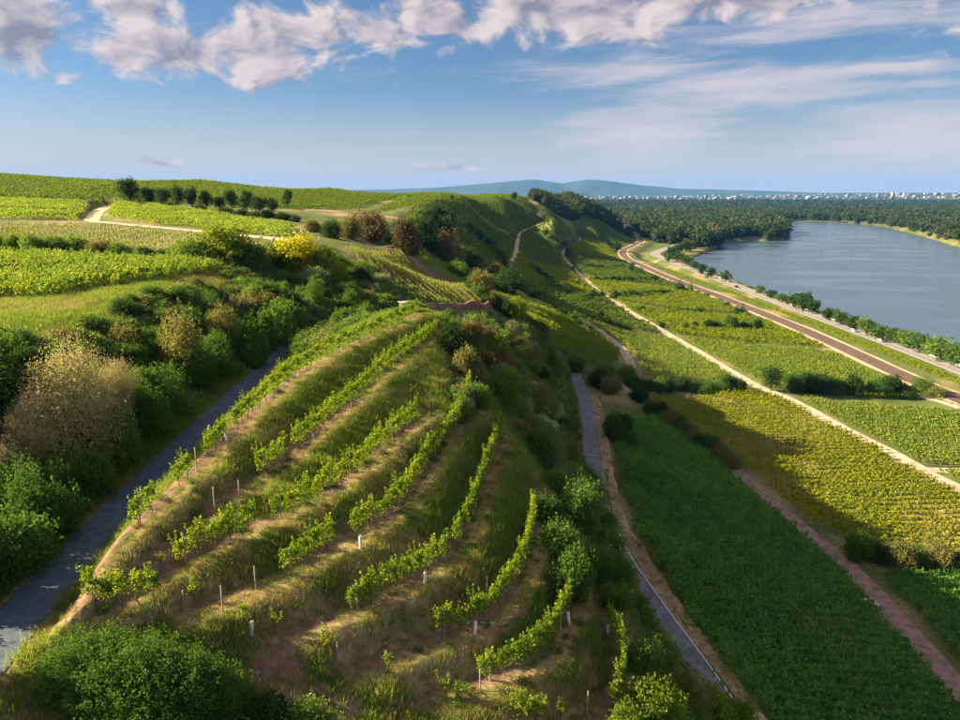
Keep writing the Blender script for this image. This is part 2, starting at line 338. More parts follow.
def terrace(xy):
    """height on the vine terraces, weight of the terraces, distance to nearest row, its side"""
    n = len(xy); D = np.empty((8, n)); S = np.empty((8, n)); Z = np.empty((8, n))
    for i, r in enumerate(ROWS): D[i], S[i], Z[i], _ = poly_near(xy, r)
    S = np.where(S >= 0, 1, -1)
    z = Z[0].copy(); got = np.zeros(n, bool)
    right = S > 0
    k = np.zeros(n, int) - 1
    for i in range(8): k = np.where(right[i], i, k)
    for i in range(7):
        m = k == i
        if not m.any(): continue
        d0, d1 = D[i][m], D[i + 1][m]; T = d0 + d1
        a = np.minimum(1.25, T * 0.36); b = np.minimum(0.95, T * 0.28)
        t = np.clip((d0 - a) / np.maximum(T - a - b, 0.05), 0, 1)
        z[m] = Z[i][m] - 0.10 * np.minimum(d0, a) + (Z[i + 1][m] - Z[i][m] + 0.10 * a) * (t * t * (3 - 2 * t) * 0.55 + t * 0.45)
    z = np.where(k == 7, Z[7] - 1.1 * np.maximum(D[7] - 0.8, 0), z)
    z = np.where(k == -1, Z[0] - 0.55 * np.maximum(D[0] - 0.7, 0), z)
    ins = inside(xy, TZ); ring = np.vstack([TZ, TZ[:1]]); ring = np.c_[ring, np.zeros(len(ring))]
    de, _, _, _ = poly_near(xy, ring)
    w = sstep(np.where(ins, de, -de), -2.2, 0.9)
    return z, w, D, S, k
ROADS = [(ROAD_BANK, 1.75, 2.5, 0.0), (ROAD_LOWER, 2.3, 4.0, 0.0), (TRACK_MID, 1.8, 5.0, 0), (TRACK_UP, 2.0, 8.0, 0), (TRACK_PALE, 2.5, 8.0, 0), (TRACK_FOOT, 2.0, 5.0, 0),
         (RAIL, 9.0, 14.0, 0.0), (HIGHWAY, 7.0, 8.0, 0.0), (TRACK_CROSS, 2, 6, 0), (TRACK_FIELD, 2, 6, 0), (PLATEAU_TRACK, 2.5, 8, 0), (PLATEAU_SPUR, 2.5, 6, 0)]
def H(xy):
    xy = np.asarray(xy, float).reshape(-1, 2); z = base_h(xy)
    rr = np.hypot(xy[:, 0], xy[:, 1])
    z += (vnoise(xy, 0.12, 3) - 0.5) * np.clip(rr / 60, 0.35, 1.2)
    m = (xy[:, 0] > -32) & (xy[:, 0] < 18) & (xy[:, 1] > 18) & (xy[:, 1] < 112)
    if m.any():
        tz, w, D, S, k = terrace(xy[m]); tz = tz + (vnoise(xy[m], 0.5, 8) - 0.5) * 0.35
        z[m] = z[m] * (1 - w) + tz * w
    for line, hw, fall, dz in ROADS:
        lo = line[:, :2].min(0) - hw - fall; hi = line[:, :2].max(0) + hw + fall
        m = ((xy >= lo) & (xy <= hi)).all(1)
        if not m.any(): continue
        d, s, zz, _ = poly_near(xy[m], line)
        w = 1 - sstep(d, hw, hw + fall); z[m] = z[m] * (1 - w) + (zz + dz) * w
    m = (xy[:, 0] > 150) & (rr < 6000)
    if m.any():
        ins = inside(xy[m], SHORE); ring = np.vstack([SHORE, SHORE[:1]]); de, _, _, _ = poly_near(xy[m], ring)
        sd_ = np.where(ins, -de, de); sc = np.clip(rr[m] / 900, 0.6, 2.5)
        w = 1 - sstep(sd_, -1 * sc, 7 * sc)
        z[m] = z[m] * (1 - w) + w * (-2.5)
    return z
def G(u, v):
    """where the line of sight through photo pixel (u, v) meets the ground"""
    u = np.atleast_1d(np.asarray(u, float)); v = np.atleast_1d(np.asarray(v, float)); d = ray(u, v)
    ts = np.concatenate([np.geomspace(22, 200, 150), np.geomspace(203, 6000, 170)])
    pts = d[:, None, :] * ts[None, :, None]; hz = H(pts[..., :2].reshape(-1, 2)).reshape(len(u), -1)
    below = (pts[..., 2] + CAMZ) < hz
    i = np.argmax(below, 1); i = np.where(below.any(1), np.maximum(i, 1), len(ts) - 1)
    lo, hi = ts[i - 1], ts[i]
    for _ in range(12):
        mid = (lo + hi) / 2; p = d * mid[:, None]; b = (p[:, 2] + CAMZ) < H(p[:, :2])
        hi = np.where(b, mid, hi); lo = np.where(b, lo, mid)
    p = d * hi[:, None]; p[:, 2] = H(p[:, :2]); return p
# ------------------------------------------------------------------ materials
def newmat(name):
    m = bpy.data.materials.new(name); m.use_nodes = True
    t = m.node_tree; return m, NT(t), t.nodes['Principled BSDF'], t.nodes['Material Output']
def plain(name, col, rough=0.8, var=0.0, scale=4.0, metal=0.0, bump=0.0):
    m, N, b, o = newmat(name); b.inputs['Roughness'].default_value = rough; b.inputs['Metallic'].default_value = metal
    b.inputs['Specular IOR Level'].default_value = 0.3
    if var:
        g = N.n('ShaderNodeNewGeometry'); n = N.noise(g.outputs['Position'], scale, 5.0, 0.6)
        f = N.mapr(n, 0.3, 0.7, 0.0, 1.0)
        N.put(b.inputs['Base Color'], N.mix(f, tuple(c * (1 - var) for c in col), tuple(min(1, c * (1 + var)) for c in col)))
        if bump:
            bp = N.n('ShaderNodeBump'); bp.inputs['Strength'].default_value = bump; bp.inputs['Distance'].default_value = 0.05
            N.put(bp.inputs['Height'], n); N.put(b.inputs['Normal'], bp.outputs[0])
    else: b.inputs['Base Color'].default_value = (*col, 1)
    return m
def leafmat(name, ca, cb, trans=0.38, tcol=None, rough=0.65, objvar=0.5, cc=None):
    """leaf colours vary from leaf to leaf (ca..cb) and from plant to plant"""
    m, N, b, o = newmat(name)
    g = N.n('ShaderNodeNewGeometry'); oi = N.n('ShaderNodeObjectInfo')
    big = N.noise(g.outputs['Position'], 0.35, 2.0)
    f = N.m('ADD', N.m('MULTIPLY', g.outputs['Random Per Island'], 0.55), N.m('ADD', N.m('MULTIPLY', N.m('SUBTRACT', oi.outputs['Random'], 0.5), objvar), N.m('MULTIPLY', N.m('SUBTRACT', big, 0.35), 0.7)), clamp=True)
    col = N.mix(f, ca, cb)
    if cc: col = N.mix(N.mapr(g.outputs['Random Per Island'], 0.86, 0.93), col, cc)
    N.put(b.inputs['Base Color'], col); b.inputs['Roughness'].default_value = rough
    b.inputs['Specular IOR Level'].default_value = 0.10
    tr = N.n('ShaderNodeBsdfTranslucent')
    N.put(tr.inputs[0], N.mix(1.0, col, tcol or (1.5, 1.45, 0.6), 'MULTIPLY'))
    mx = N.n('ShaderNodeMixShader'); mx.inputs[0].default_value = trans
    N.put(mx.inputs[1], b.outputs[0]); N.put(mx.inputs[2], tr.outputs[0]); N.put(o.inputs[0], mx.outputs[0])
    return m
MAT = {}
MAT['asphalt_blue'] = plain('asphalt dark', (0.055, 0.082, 0.125), 0.75, 0.3, 1.3, bump=0.2)
MAT['asphalt'] = plain('asphalt worn', (0.15, 0.16, 0.19), 0.8, 0.28, 0.7, bump=0.2)
MAT['highway'] = plain('highway asphalt', (0.21, 0.20, 0.20), 0.8, 0.12, 0.4)
MAT['paint'] = plain('road paint', (0.75, 0.75, 0.72), 0.6)
MAT['pale'] = plain('pale gravel', (0.42, 0.335, 0.25), 0.9, 0.32, 0.45, bump=0.4)
MAT['redtrack'] = plain('red soil track', (0.25, 0.165, 0.135), 0.9, 0.35, 0.6, bump=0.4)
MAT['soil'] = plain('red soil', (0.155, 0.078, 0.052), 0.95, 0.3, 1.5, bump=0.5)
MAT['ballast'] = plain('rail ballast', (0.105, 0.072, 0.06), 0.9, 0.25, 0.6, bump=0.4)
MAT['sand'] = plain('sandy verge', (0.45, 0.35, 0.23), 0.9, 0.15, 0.5)
MAT['rail'] = plain('rail steel', (0.22, 0.15, 0.12), 0.45, metal=0.6)
MAT['wood'] = plain('grey wood', (0.30, 0.25, 0.19), 0.8, 0.3, 9.0)
MAT['bark'] = plain('bark', (0.10, 0.075, 0.05), 0.9, 0.3, 6.0)
MAT['vinebark'] = plain('vine bark', (0.115, 0.07, 0.045), 0.9, 0.3, 9.0)
MAT['white'] = plain('white plastic', (0.78, 0.78, 0.78), 0.5)
MAT['vine'] = leafmat('vine leaves', (0.085, 0.17, 0.016), (0.24, 0.31, 0.028), 0.5, cc=(0.34, 0.41, 0.05))
MAT['vine_field'] = leafmat('field vine leaves', (0.12, 0.23, 0.040), (0.31, 0.37, 0.06), 0.48, objvar=1.0, cc=(0.36, 0.40, 0.06))
MAT['vine_green'] = leafmat('shade-toned green field vine leaves', (0.075, 0.215, 0.045), (0.19, 0.35, 0.075), 0.48, tcol=(1.3, 1.5, 0.8), objvar=1.0, cc=(0.34, 0.42, 0.07))  # field vine leaves with the greener cast of shade put into the colour
MAT['vine_far'] = leafmat('distant vine leaves', (0.085, 0.155, 0.026), (0.20, 0.255, 0.04), 0.45)
MAT['vine_gold'] = leafmat('golden field vine leaves', (0.18, 0.235, 0.012), (0.38, 0.385, 0.018), 0.47)
MAT['vine_lime'] = leafmat('lime field vine leaves', (0.135, 0.205, 0.015), (0.29, 0.345, 0.024), 0.46)
MAT['vine_pale'] = leafmat('pale young vine leaves', (0.14, 0.19, 0.04), (0.28, 0.31, 0.07), 0.4)
MAT['green'] = leafmat('green bush leaves', (0.04, 0.10, 0.022), (0.115, 0.205, 0.042), 0.4)
MAT['dark'] = leafmat('dark bush leaves', (0.020, 0.050, 0.013), (0.055, 0.105, 0.022), 0.3)
MAT['mid'] = leafmat('mid green leaves', (0.075, 0.15, 0.03), (0.18, 0.27, 0.055), 0.42)
MAT['bright'] = leafmat('bright green leaves', (0.10, 0.17, 0.02), (0.23, 0.29, 0.035), 0.40)
MAT['yellow'] = leafmat('yellow blossom leaves', (0.24, 0.30, 0.02), (0.50, 0.47, 0.03), 0.35)
MAT['tan'] = leafmat('tan seed leaves', (0.27, 0.27, 0.11), (0.64, 0.57, 0.33), 0.35, tcol=(1.2, 1.1, 0.8))
MAT['olive'] = leafmat('olive leaves', (0.11, 0.125, 0.042), (0.25, 0.235, 0.095), 0.35)
MAT['rust'] = leafmat('rusty brown leaves', (0.095, 0.085, 0.035), (0.20, 0.165, 0.07), 0.28, tcol=(1.2, 1.0, 0.7))
MAT['silver'] = leafmat('silvery leaves', (0.10, 0.14, 0.07), (0.24, 0.27, 0.16), 0.30)
MAT['far'] = leafmat('distant wood leaves', (0.022, 0.046, 0.014), (0.062, 0.088, 0.026), 0.2)
MAT['farolive'] = leafmat('distant willow leaves', (0.055, 0.075, 0.025), (0.105, 0.12, 0.045), 0.2)
MAT['grass'] = leafmat('grass blades', (0.085, 0.165, 0.03), (0.25, 0.31, 0.075), 0.45, objvar=0.9)
MAT['drygrass'] = leafmat('dry grass blades', (0.28, 0.22, 0.105), (0.52, 0.42, 0.22), 0.35, tcol=(1.2, 1.1, 0.8), objvar=0.8)
MAT['umbel'] = leafmat('white blossom', (0.42, 0.45, 0.38), (0.72, 0.72, 0.64), 0.2, tcol=(1, 1, 1))

# ------------------------------------------------------------------ ground
def ground_zones(xy, z):
    """soil and dry-grass shares of the ground, as the land is used"""
    n = len(xy); soil = np.zeros(n); dry = np.clip((vnoise(xy, 0.05, 21) - 0.52) * 3, 0, 0.8)
    m = (xy[:, 0] > -32) & (xy[:, 0] < 18) & (xy[:, 1] > 18) & (xy[:, 1] < 112)
    if m.any():
        q = xy[m]; tz, w, D, S, k = terrace(q)
        s = np.zeros(len(q)); d_ = np.zeros(len(q))
        for i in range(8):
            sg = D[i] * S[i]; jit = (vnoise(q, 0.9, 40 + i) - 0.5) * 0.7
            s = np.maximum(s, 1 - sstep(np.abs(sg + 0.30) + jit, 0.40, 0.75))
            d_ = np.maximum(d_, (1 - sstep(np.abs(sg - 0.85) + jit, 0.3, 0.8)) * 0.95)
        d_ = np.maximum(d_, np.clip((vnoise(q, 0.22, 31) - 0.5) * 3.0, 0, 0.75))
        de, sd2, _, _ = poly_near(q, EDGE)
        d_ = np.maximum(d_, (1 - sstep(np.abs(sd2 + 1.2), 0.8, 3.0)) * 0.8)
        s *= 0.85 * sstep(vnoise(q, 0.3, 33), 0.28, 0.55)
        soil[m] = s * w; dry[m] = np.maximum(dry[m] * (1 - w), d_ * np.maximum(w, 0.6))
        near = (1 - w) * (q[:, 1] < 60) * (q[:, 0] < 9) * (q[:, 0] > -30)
        dry[m] = np.maximum(dry[m], near * np.clip(0.35 + (vnoise(q, 0.15, 35) - 0.4) * 2.5, 0, 1))
    for u0, v0, rad, amp in [(275, 668, 1.5, 0.9), (335, 706, 1.7, 0.9), (150, 326, 6, 0.6), (108, 322, 5, 0.6)]:
        c = SOILC[(u0, v0)]; r = np.hypot(xy[:, 0] - c[0], xy[:, 1] - c[1]); soil = np.maximum(soil, amp * (1 - sstep(r + (vnoise(xy, 0.6, 5) - 0.5) * 3, rad * 0.5, rad)))
    soil = np.maximum(soil, 0.75 * inside(xy, PLOT)); dry = np.where(inside(xy, PLOT), 0, dry)
    return soil, dry
def build_ground():
    global SOILC
    global PLOT
    PLOT = G([340, 404, 502, 396], [249, 247, 300, 307])[:, :2]
    SOILC = {k: G(*k)[0] for k in [(275, 668), (335, 706), (150, 326), (108, 322)]}
    ang = np.concatenate([np.arange(-180, -44, 2.5), np.arange(-44, 44, 0.19), np.arange(44, 180, 2.5)])
    rad = np.concatenate([[3, 7, 12, 16, 20], np.geomspace(23, 115, 285), np.geomspace(116, 1500, 250), np.geomspace(1530, 17300, 60)])
    a = np.radians(ang); na, nr = len(ang), len(rad)
    X = np.sin(a)[None] * rad[:, None]; Y = np.cos(a)[None] * rad[:, None]
    xy = np.c_[X.ravel(), Y.ravel()]; z = H(xy)
    v = np.c_[xy, z]; ctr = len(v); v = np.vstack([v, [[0, 0, H(np.zeros((1, 2)))[0]]]])
    i = np.arange(nr - 1)[:, None] * na; j = np.arange(na)[None]; j2 = (j + 1) % na
    f = np.stack([i + j, i + na + j, i + na + j2, i + j2], -1).reshape(-1, 4)
    m, N, b, o = newmat('ground')
    at = N.n('ShaderNodeAttribute', attribute_name='zone'); sp = N.n('ShaderNodeSeparateColor'); N.put(sp.inputs[0], at.outputs['Color'])
    g = N.n('ShaderNodeNewGeometry'); pos = g.outputs['Position']
    n1 = N.noise(pos, 0.09, 6.0, 0.6); n2 = N.noise(pos, 1.7, 5.0, 0.65); n3 = N.noise(pos, 0.012, 3.0)
    grass = N.mix(N.mapr(n2, 0.3, 0.7), (0.045, 0.082, 0.018), (0.11, 0.145, 0.036))
    grass = N.mix(N.m('MULTIPLY', N.mapr(n1, 0.45, 0.7), 0.55), grass, (0.17, 0.15, 0.06))
    dryc = N.mix(N.mapr(n2, 0.3, 0.7), (0.20, 0.145, 0.075), (0.37, 0.29, 0.155))
    soilc = N.mix(N.mapr(n2, 0.3, 0.72), (0.125, 0.070, 0.050), (0.24, 0.165, 0.125))
    col = N.mix(N.m('ADD', N.m('MULTIPLY', sp.outputs[1], 1.2), N.m('MULTIPLY', N.m('SUBTRACT', n2, 0.5), 0.5), clamp=True), grass, dryc)
    col = N.mix(N.m('ADD', N.m('MULTIPLY', sp.outputs[0], 1.25), N.m('MULTIPLY', N.m('SUBTRACT', n2, 0.55), 0.8), clamp=True), col, soilc)
    # the distant plain: patchwork of fields and woods
    vo = N.n('ShaderNodeTexVoronoi'); vo.inputs['Scale'].default_value = 0.0035; N.put(vo.inputs['Vector'], pos)
    sv = N.n('ShaderNodeSeparateColor'); N.put(sv.inputs[0], vo.outputs['Color'])
    farm = N.mix(sv.outputs[0], (0.035, 0.06, 0.022), (0.12, 0.13, 0.05))
    farm = N.mix(N.mapr(sv.outputs[1], 0.55, 0.6), farm, (0.025, 0.045, 0.02))
    ff = N.mapr(sp.outputs[2], 0.4, 0.6)
    col = N.mix(ff, col, farm)
    N.put(b.inputs['Base Color'], col); b.inputs['Roughness'].default_value = 0.95; b.inputs['Specular IOR Level'].default_value = 0.1
    bp = N.n('ShaderNodeBump'); bp.inputs['Strength'].default_value = 0.6; bp.inputs['Distance'].default_value = 0.12
    N.put(bp.inputs['Height'], n2); N.put(b.inputs['Normal'], bp.outputs[0])
    me = mesh('ground', v, f, [m], smooth=True)
    soil, dry = ground_zones(v[:, :2], v[:, 2])
    ca = me.color_attributes.new('zone', 'FLOAT_COLOR', 'POINT')
    r = np.hypot(v[:, 0], v[:, 1]); plainm = sstep(r, 1400, 2200)
    ca.data.foreach_set('color', np.c_[soil, dry, plainm, np.ones(len(v))].astype(np.float32).ravel())
    structure(add('ground', me), 'grassy vineyard hillside falling to the river plain')
build_ground()
# ------------------------------------------------------------------ roads, tracks, railway
def ribbon(name, line, half, mat, lift=0.05, off=0.0, label=None, jag=0.0, parent=None, cross=3, seg=None):
    if seg is not None: line = line[seg]
    t = np.gradient(line[:, :2], axis=0); t /= np.linalg.norm(t, axis=1)[:, None]
    nrm = np.c_[t[:, 1], -t[:, 0]]; k = len(line); cols = []
    ws = np.linspace(-half, half, cross)
    for j, w in enumerate(ws):
        ww = np.full(k, w + off)
        if jag and j in (0, cross - 1): ww = ww + (vnoise(line[:, :2], 0.35, 9 + j) - 0.5) * 2 * jag
        p = line[:, :2] + nrm * ww[:, None]
        zz = np.maximum(H(p), line[:, 2] - 0.3) if lift < 0.5 else line[:, 2]
        cols.append(np.c_[p, zz + lift])
    v = np.stack(cols, 1).reshape(-1, 3); f = []
    for i in range(k - 1):
        for j in range(cross - 1): f.append([i * cross + j, i * cross + j + 1, (i + 1) * cross + j + 1, (i + 1) * cross + j])
    o = add(name, mesh(name, v, f, [mat], True), parent)
    return structure(o, label) if parent is None else o
ribbon('asphalt_road', ROAD_BANK, 1.45, MAT['asphalt_blue'], 0.05, label='dark asphalt farm road running below the wooded bank', jag=0.08, cross=4)
lr = ribbon('asphalt_lane', ROAD_LOWER, 1.75, MAT['asphalt'], 0.07, label='grey asphalt lane below the terraces', jag=0.12, cross=4)
ribbon('edge_line', ROAD_LOWER, 0.06, MAT['paint'], 0.085, 1.6, parent=lr, cross=2, seg=slice(0, 26))
ribbon('verge', ROAD_LOWER, 1.1, plain('straw verge', (0.34, 0.27, 0.16), 0.95, 0.3, 1.2), 0.045, 2.9, label='strip of straw-coloured grass beside the asphalt lane', jag=0.5, seg=slice(0, 60))
ribbon('gravel_track', TRACK_MID, 1.6, MAT['pale'], 0.09, label='pale dirt track climbing across the slope', jag=0.25)
ribbon('gravel_track', TRACK_UP, 1.8, MAT['pale'], 0.2, label='thin pale track winding up towards the wooded spur', jag=0.2)
ribbon('gravel_track', TRACK_PALE, 2.0, MAT['pale'], 0.12, label='long pale gravel track through the valley vineyards', jag=0.35, cross=4)
ribbon('dirt_track', TRACK_FOOT, 1.7, MAT['redtrack'], 0.08, label='reddish dirt track at the foot of the shaded vineyard', jag=0.3, cross=4)
ribbon('gravel_track', TRACK_CROSS, 1.6, MAT['pale'], 0.1, label='short pale track beside the railway', jag=0.3)
ribbon('gravel_track', TRACK_FIELD, 1.6, MAT['pale'], 0.13, label='pale side track leaving the long gravel track', jag=0.3)
ribbon('gravel_track', PLATEAU_TRACK, 2.2, MAT['sand'], 0.1, label='straw-coloured track between the plateau vineyards', jag=0.6)
ribbon('gravel_track', PLATEAU_SPUR, 2.6, MAT['sand'], 0.14, label='straw-coloured spur track climbing between the plateau vineyards', jag=0.6)
ribbon('sandy_verge', RAIL, 6.0, MAT['sand'], 0.10, label='sandy strip along the railway', jag=1.2, cross=4)
rb = ribbon('railway', RAIL, 4.0, MAT['ballast'], 0.35, label='brown ballast bed of the double-track railway', cross=4)
for off in (-2.9, -1.45, 1.45, 2.9): ribbon('rail', RAIL, 0.07, MAT['rail'], 0.52, off, parent=rb, cross=2)
hw = ribbon('highway', HIGHWAY, 5.6, MAT['highway'], 0.15, label='grey two-lane highway along the river', cross=4)
for off, w in ((-5.0, 0.12), (5.0, 0.12), (0.0, 0.10)): ribbon('lane_line', HIGHWAY, w, MAT['paint'], 0.18, off, parent=hw, cross=2)
# ------------------------------------------------------------------ river
def build_river():
    m, N, b, o = newmat('river water')
    g = N.n('ShaderNodeNewGeometry'); pos = g.outputs['Position']
    mp = N.n('ShaderNodeMapping'); N.put(mp.inputs[0], pos); mp.inputs['Scale'].default_value = (0.35, 1.0, 1.0); mp.inputs['Rotation'].default_value = (0, 0, 0.2)
    w1 = N.noise(mp.outputs[0], 0.30, 5.0, 0.65, 0.3); w2 = N.noise(mp.outputs[0], 0.028, 3.0, 0.55, 0.4)
    N.put(b.inputs['Base Color'], N.mix(w2, (0.040, 0.075, 0.12), (0.07, 0.11, 0.16)))
    N.put(b.inputs['Roughness'], N.mapr(w2, 0.35, 0.65, 0.12, 0.34)); b.inputs['IOR'].default_value = 1.33
    bp = N.n('ShaderNodeBump'); bp.inputs['Strength'].default_value = 0.55; bp.inputs['Distance'].default_value = 0.8
    N.put(bp.inputs['Height'], N.m('MULTIPLY', w1, N.mapr(w2, 0.35, 0.65, 0.35, 1.2))); N.put(b.inputs['Normal'], bp.outputs[0])
    v = [(185, -1500, 0), (2600, -1500, 0), (2600, 2600, 0), (185, 2600, 0)]
    structure(add('river', mesh('river', v, [[0, 1, 2, 3]], [m])), 'wide blue-grey rippled river')
build_river()
# ------------------------------------------------------------------ hills on the horizon
def build_hills():
    m = plain('far wooded hills', (0.035, 0.055, 0.03), 1.0, 0.25, 0.002)
    prof = [(260, 193), (330, 191), (350, 190), (400, 189), (440, 187), (480, 184), (510, 181), (535, 179.3), (562, 183.3), (586, 179.3), (600, 180), (640, 185), (680, 188.5), (720, 189.5), (770, 191), (820, 193), (900, 195), (1000, 196)]
    us = np.arange(240, 1000, 4.0); pv = np.interp(us, [p[0] for p in prof], [p[1] for p in prof]) + (vnoise(np.c_[us, us * 0], 0.03, 2) - 0.5) * 1.0
    Yc = 15500.0; v = []; f = []; k = 9
    for u, pvv in zip(us, pv):
        top = P(u, pvv, CAMZ + 1e-6 + (193.2 - pvv) / F_PX * Yc) if False else None
        d = ray(u, pvv); t = Yc / d[1]; zt = max(CAMZ + d[2] * t, 4.0); x = d[0] * t
        for j in range(k):
            s = (j - 4) / 4.0; e = 1 - abs(s) ** 1.3
            v.append((x * (1 + 0.06 * s), Yc + s * 1500, 3.0 + (zt - 3) * e * (1 if j == 4 else 0.9 + 0.2 * rng.random())))
    for i in range(len(us) - 1):
        for j in range(k - 1): f.append([i * k + j, (i + 1) * k + j, (i + 1) * k + j + 1, i * k + j + 1])
    structure(add('hills', mesh('hills', v, f, [m], True)), 'low blue hills on the horizon')
build_hills()
# ------------------------------------------------------------------ foliage
def leaf_quads(c, size, rg, up=0.0, aspect=0.72, jit=0.35):
    n = len(c); size = np.asarray(size) * (1 + (rg.random(n) - 0.5) * 2 * jit)
    t = rg.normal(size=(n, 3)); t[:, 2] = t[:, 2] * (1 - 0.5 * abs(up)) + up * 1.5; t /= np.linalg.norm(t, axis=1)[:, None]
    r = rg.normal(size=(n, 3)); b = np.cross(t, r); b /= np.linalg.norm(b, axis=1)[:, None] + 1e-9; nn = np.cross(t, b)
    L = size[:, None]; W = L * aspect
    v = np.stack([c - t * L * 0.5, c + b * W * 0.5 + nn * L * 0.12 - t * L * 0.05, c + t * L * 0.5, c - b * W * 0.5 + nn * L * 0.12 - t * L * 0.05], 1).reshape(-1, 3)
    return v, np.arange(4 * n).reshape(-1, 4)
def crown_points(lobes, nclump, nleaf, rc, rg, shell=0.72):
    """leaf centres in clumps spread through the outer part of a few uneven lobes"""
    out = []; vol = np.array([a * b + b * c + a * c for _, (a, b, c) in lobes]); vol = vol / vol.sum()
    for (c, r), w in zip(lobes, vol):
        k = max(3, int(nclump * w)); d = rg.normal(size=(k, 3)); d /= np.linalg.norm(d, axis=1)[:, None]
        rad = shell + (1.05 - shell) * rg.random(k) ** 0.7; rad += (rg.random(k) < 0.26) * rg.random(k) * 0.42
        cc = np.array(c) + d * rad[:, None] * np.array(r)
        cc = cc[cc[:, 2] > 0.03]
        m = nleaf; p = cc[:, None] + rg.normal(size=(len(cc), m, 3)) * rc * (0.6 + 0.8 * rg.random((len(cc), 1, 1)))
        out.append(p.reshape(-1, 3))
    p = np.concatenate(out); return p[p[:, 2] > 0.0]
def bush_lobes(rg, h=1.25, n=7, spread=0.55, tall=False):
    L = []
    for i in range(n):
        a = rg.random() * 6.283; d = spread * math.sqrt(rg.random()); r = 0.24 + 0.34 * rg.random() ** 1.3
        zc = r * 0.7 + rg.random() * (h - r * 1.7) * (1 - 0.75 * d)
        L.append(((d * math.cos(a), d * math.sin(a), zc), (r, r, r * (1.35 if tall else 0.95))))
    L.append(((0, 0, h * 0.42), (0.55, 0.55, h * 0.42)))
    return L
BUSH = {}
def make_bush(kind, nclump, nleaf, rc, leaf, h, n, spread, tall=False, up=0.15, shell=0.72, seed=0):
    rg = np.random.default_rng(seed); lobes = bush_lobes(rg, h, n, spread, tall)
    p = crown_points(lobes, nclump, nleaf, rc, rg, shell)
    v, f = leaf_quads(p, leaf, rg, up)
    me = mesh('foliage_' + kind, v, f, [MAT['green']])
    sb = MB()
    for i in range(4):
        (c, r) = lobes[i]; c = np.array(c) * [1, 1, 1]
        sb.tube([(c[0] * 0.12, c[1] * 0.12, -0.12), (c[0] * 0.45, c[1] * 0.45, c[2] * 0.5), tuple(c)], [0.045, 0.03, 0.012])
    BUSH.setdefault(kind, []).append((me, sb.me('stem_' + kind, [MAT['bark']], True), h, 1.0))
for i in range(4): make_bush('bush', 720, 11, 0.065, 0.066, 1.15, 8, 0.5, seed=20 + i)
for i in range(3): make_bush('tall', 800, 10, 0.06, 0.06, 2.0, 10, 0.48, True, 0.35, 0.6, seed=40 + i)
for i in range(3): make_bush('small', 130, 8, 0.11, 0.17, 1.1, 6, 0.5, seed=60 + i)
make_bush('big', 2600, 13, 0.04, 0.034, 1.0, 18, 0.55, seed=80)
for i in range(2): make_bush('tallbig', 3000, 12, 0.045, 0.027, 2.0, 13, 0.5, True, 0.35, 0.62, seed=83 + i)
make_bush('big', 2600, 13, 0.04, 0.034, 1.0, 18, 0.55, seed=81)
def make_tree(kind, nclump, nleaf, rc, leaf, seed, h=2.2, wide=1.0, trunk=0.55):
    rg = np.random.default_rng(seed); lobes = []
    n = 9
    for i in range(n):
        a = i * 2.4 + rg.random(); d = 0.62 * wide * math.sqrt(rg.random()); zc = trunk + 0.25 + (h - trunk - 0.6) * rg.random()
        k = 1 - 0.6 * abs((zc - trunk) / (h - trunk) - 0.45); r = (0.30 + 0.2 * rg.random()) * k * 1.25
        lobes.append(((d * math.cos(a) * k, d * math.sin(a) * k, zc), (r, r, r * 1.0)))
    lobes.append(((0, 0, trunk + (h - trunk) * 0.5), (0.5 * wide, 0.5 * wide, (h - trunk) * 0.42)))
    v, f = leaf_quads(crown_points(lobes, nclump, nleaf, rc, rg, 0.6), leaf, rg, 0.1)
    cm = mesh('crown_' + kind, v, f, [MAT['green']])
    sb = MB(); sb.tube([(0, 0, -0.15), (0.02, 0.01, trunk * 0.6), (0.0, 0.03, trunk + 0.3), (0.02, 0, h * 0.75)], [0.085, 0.065, 0.05, 0.015])
    for i in range(6):
        c = np.array(lobes[i][0]); z0 = trunk * (0.75 + 0.06 * i)
        sb.tube([(0, 0, z0), tuple(c * [0.5, 0.5, 0] + [0, 0, (z0 + c[2]) * 0.5 + 0.05]), tuple(c)], [0.035, 0.024, 0.008])
    BUSH.setdefault(kind, []).append((cm, sb.me('trunk_' + kind, [MAT['bark']], True), h, 1.0))
for i in range(3): make_tree('tree', 420, 10, 0.085, 0.095, 100 + i)
for i in range(3): make_tree('fartree', 120, 8, 0.12, 0.18, 110 + i, h=2.1, trunk=0.35)
for i in range(2): make_tree('poplar', 150, 8, 0.10, 0.15, 120 + i, h=3.0, wide=0.7, trunk=0.5)
NAMES = {'bush': 'bush', 'tall': 'tall_shrub', 'tallbig': 'tall_shrub', 'small': 'shrub', 'big': 'thicket_bush', 'tree': 'leafy_tree', 'fartree': 'round_tree', 'poplar': 'slender_tree'}
NPL = [0]
def plant(xyz, width, height, kind, mat, label, group=None, cat=None, variant=None, rot=None):
    """one bush or tree: an Empty at its foot > foliage or crown, stem or trunk"""
    NPL[0] += 1; vs = BUSH[kind]; leaf, wood, h, r = vs[(NPL[0] * 7 + int(width * 13)) % len(vs) if variant is None else variant]
    treeish = kind in ('tree', 'fartree', 'poplar')
    e = bpy.data.objects.new(NAMES[kind], None); COL.objects.link(e); e.empty_display_size = 0.3
    e.location = xyz; e.rotation_euler[2] = random.random() * 6.283 if rot is None else rot
    e.scale = (width / 1.9, width / 1.9, height / h)
    a = add('crown' if treeish else 'foliage', leaf, e)
    a.material_slots[0].link = 'OBJECT'; a.material_slots[0].material = MAT[mat]
    add('trunk' if treeish else 'stem', wood, e)
    return tag(e, label, cat or ('tree' if treeish else 'bush'), group)
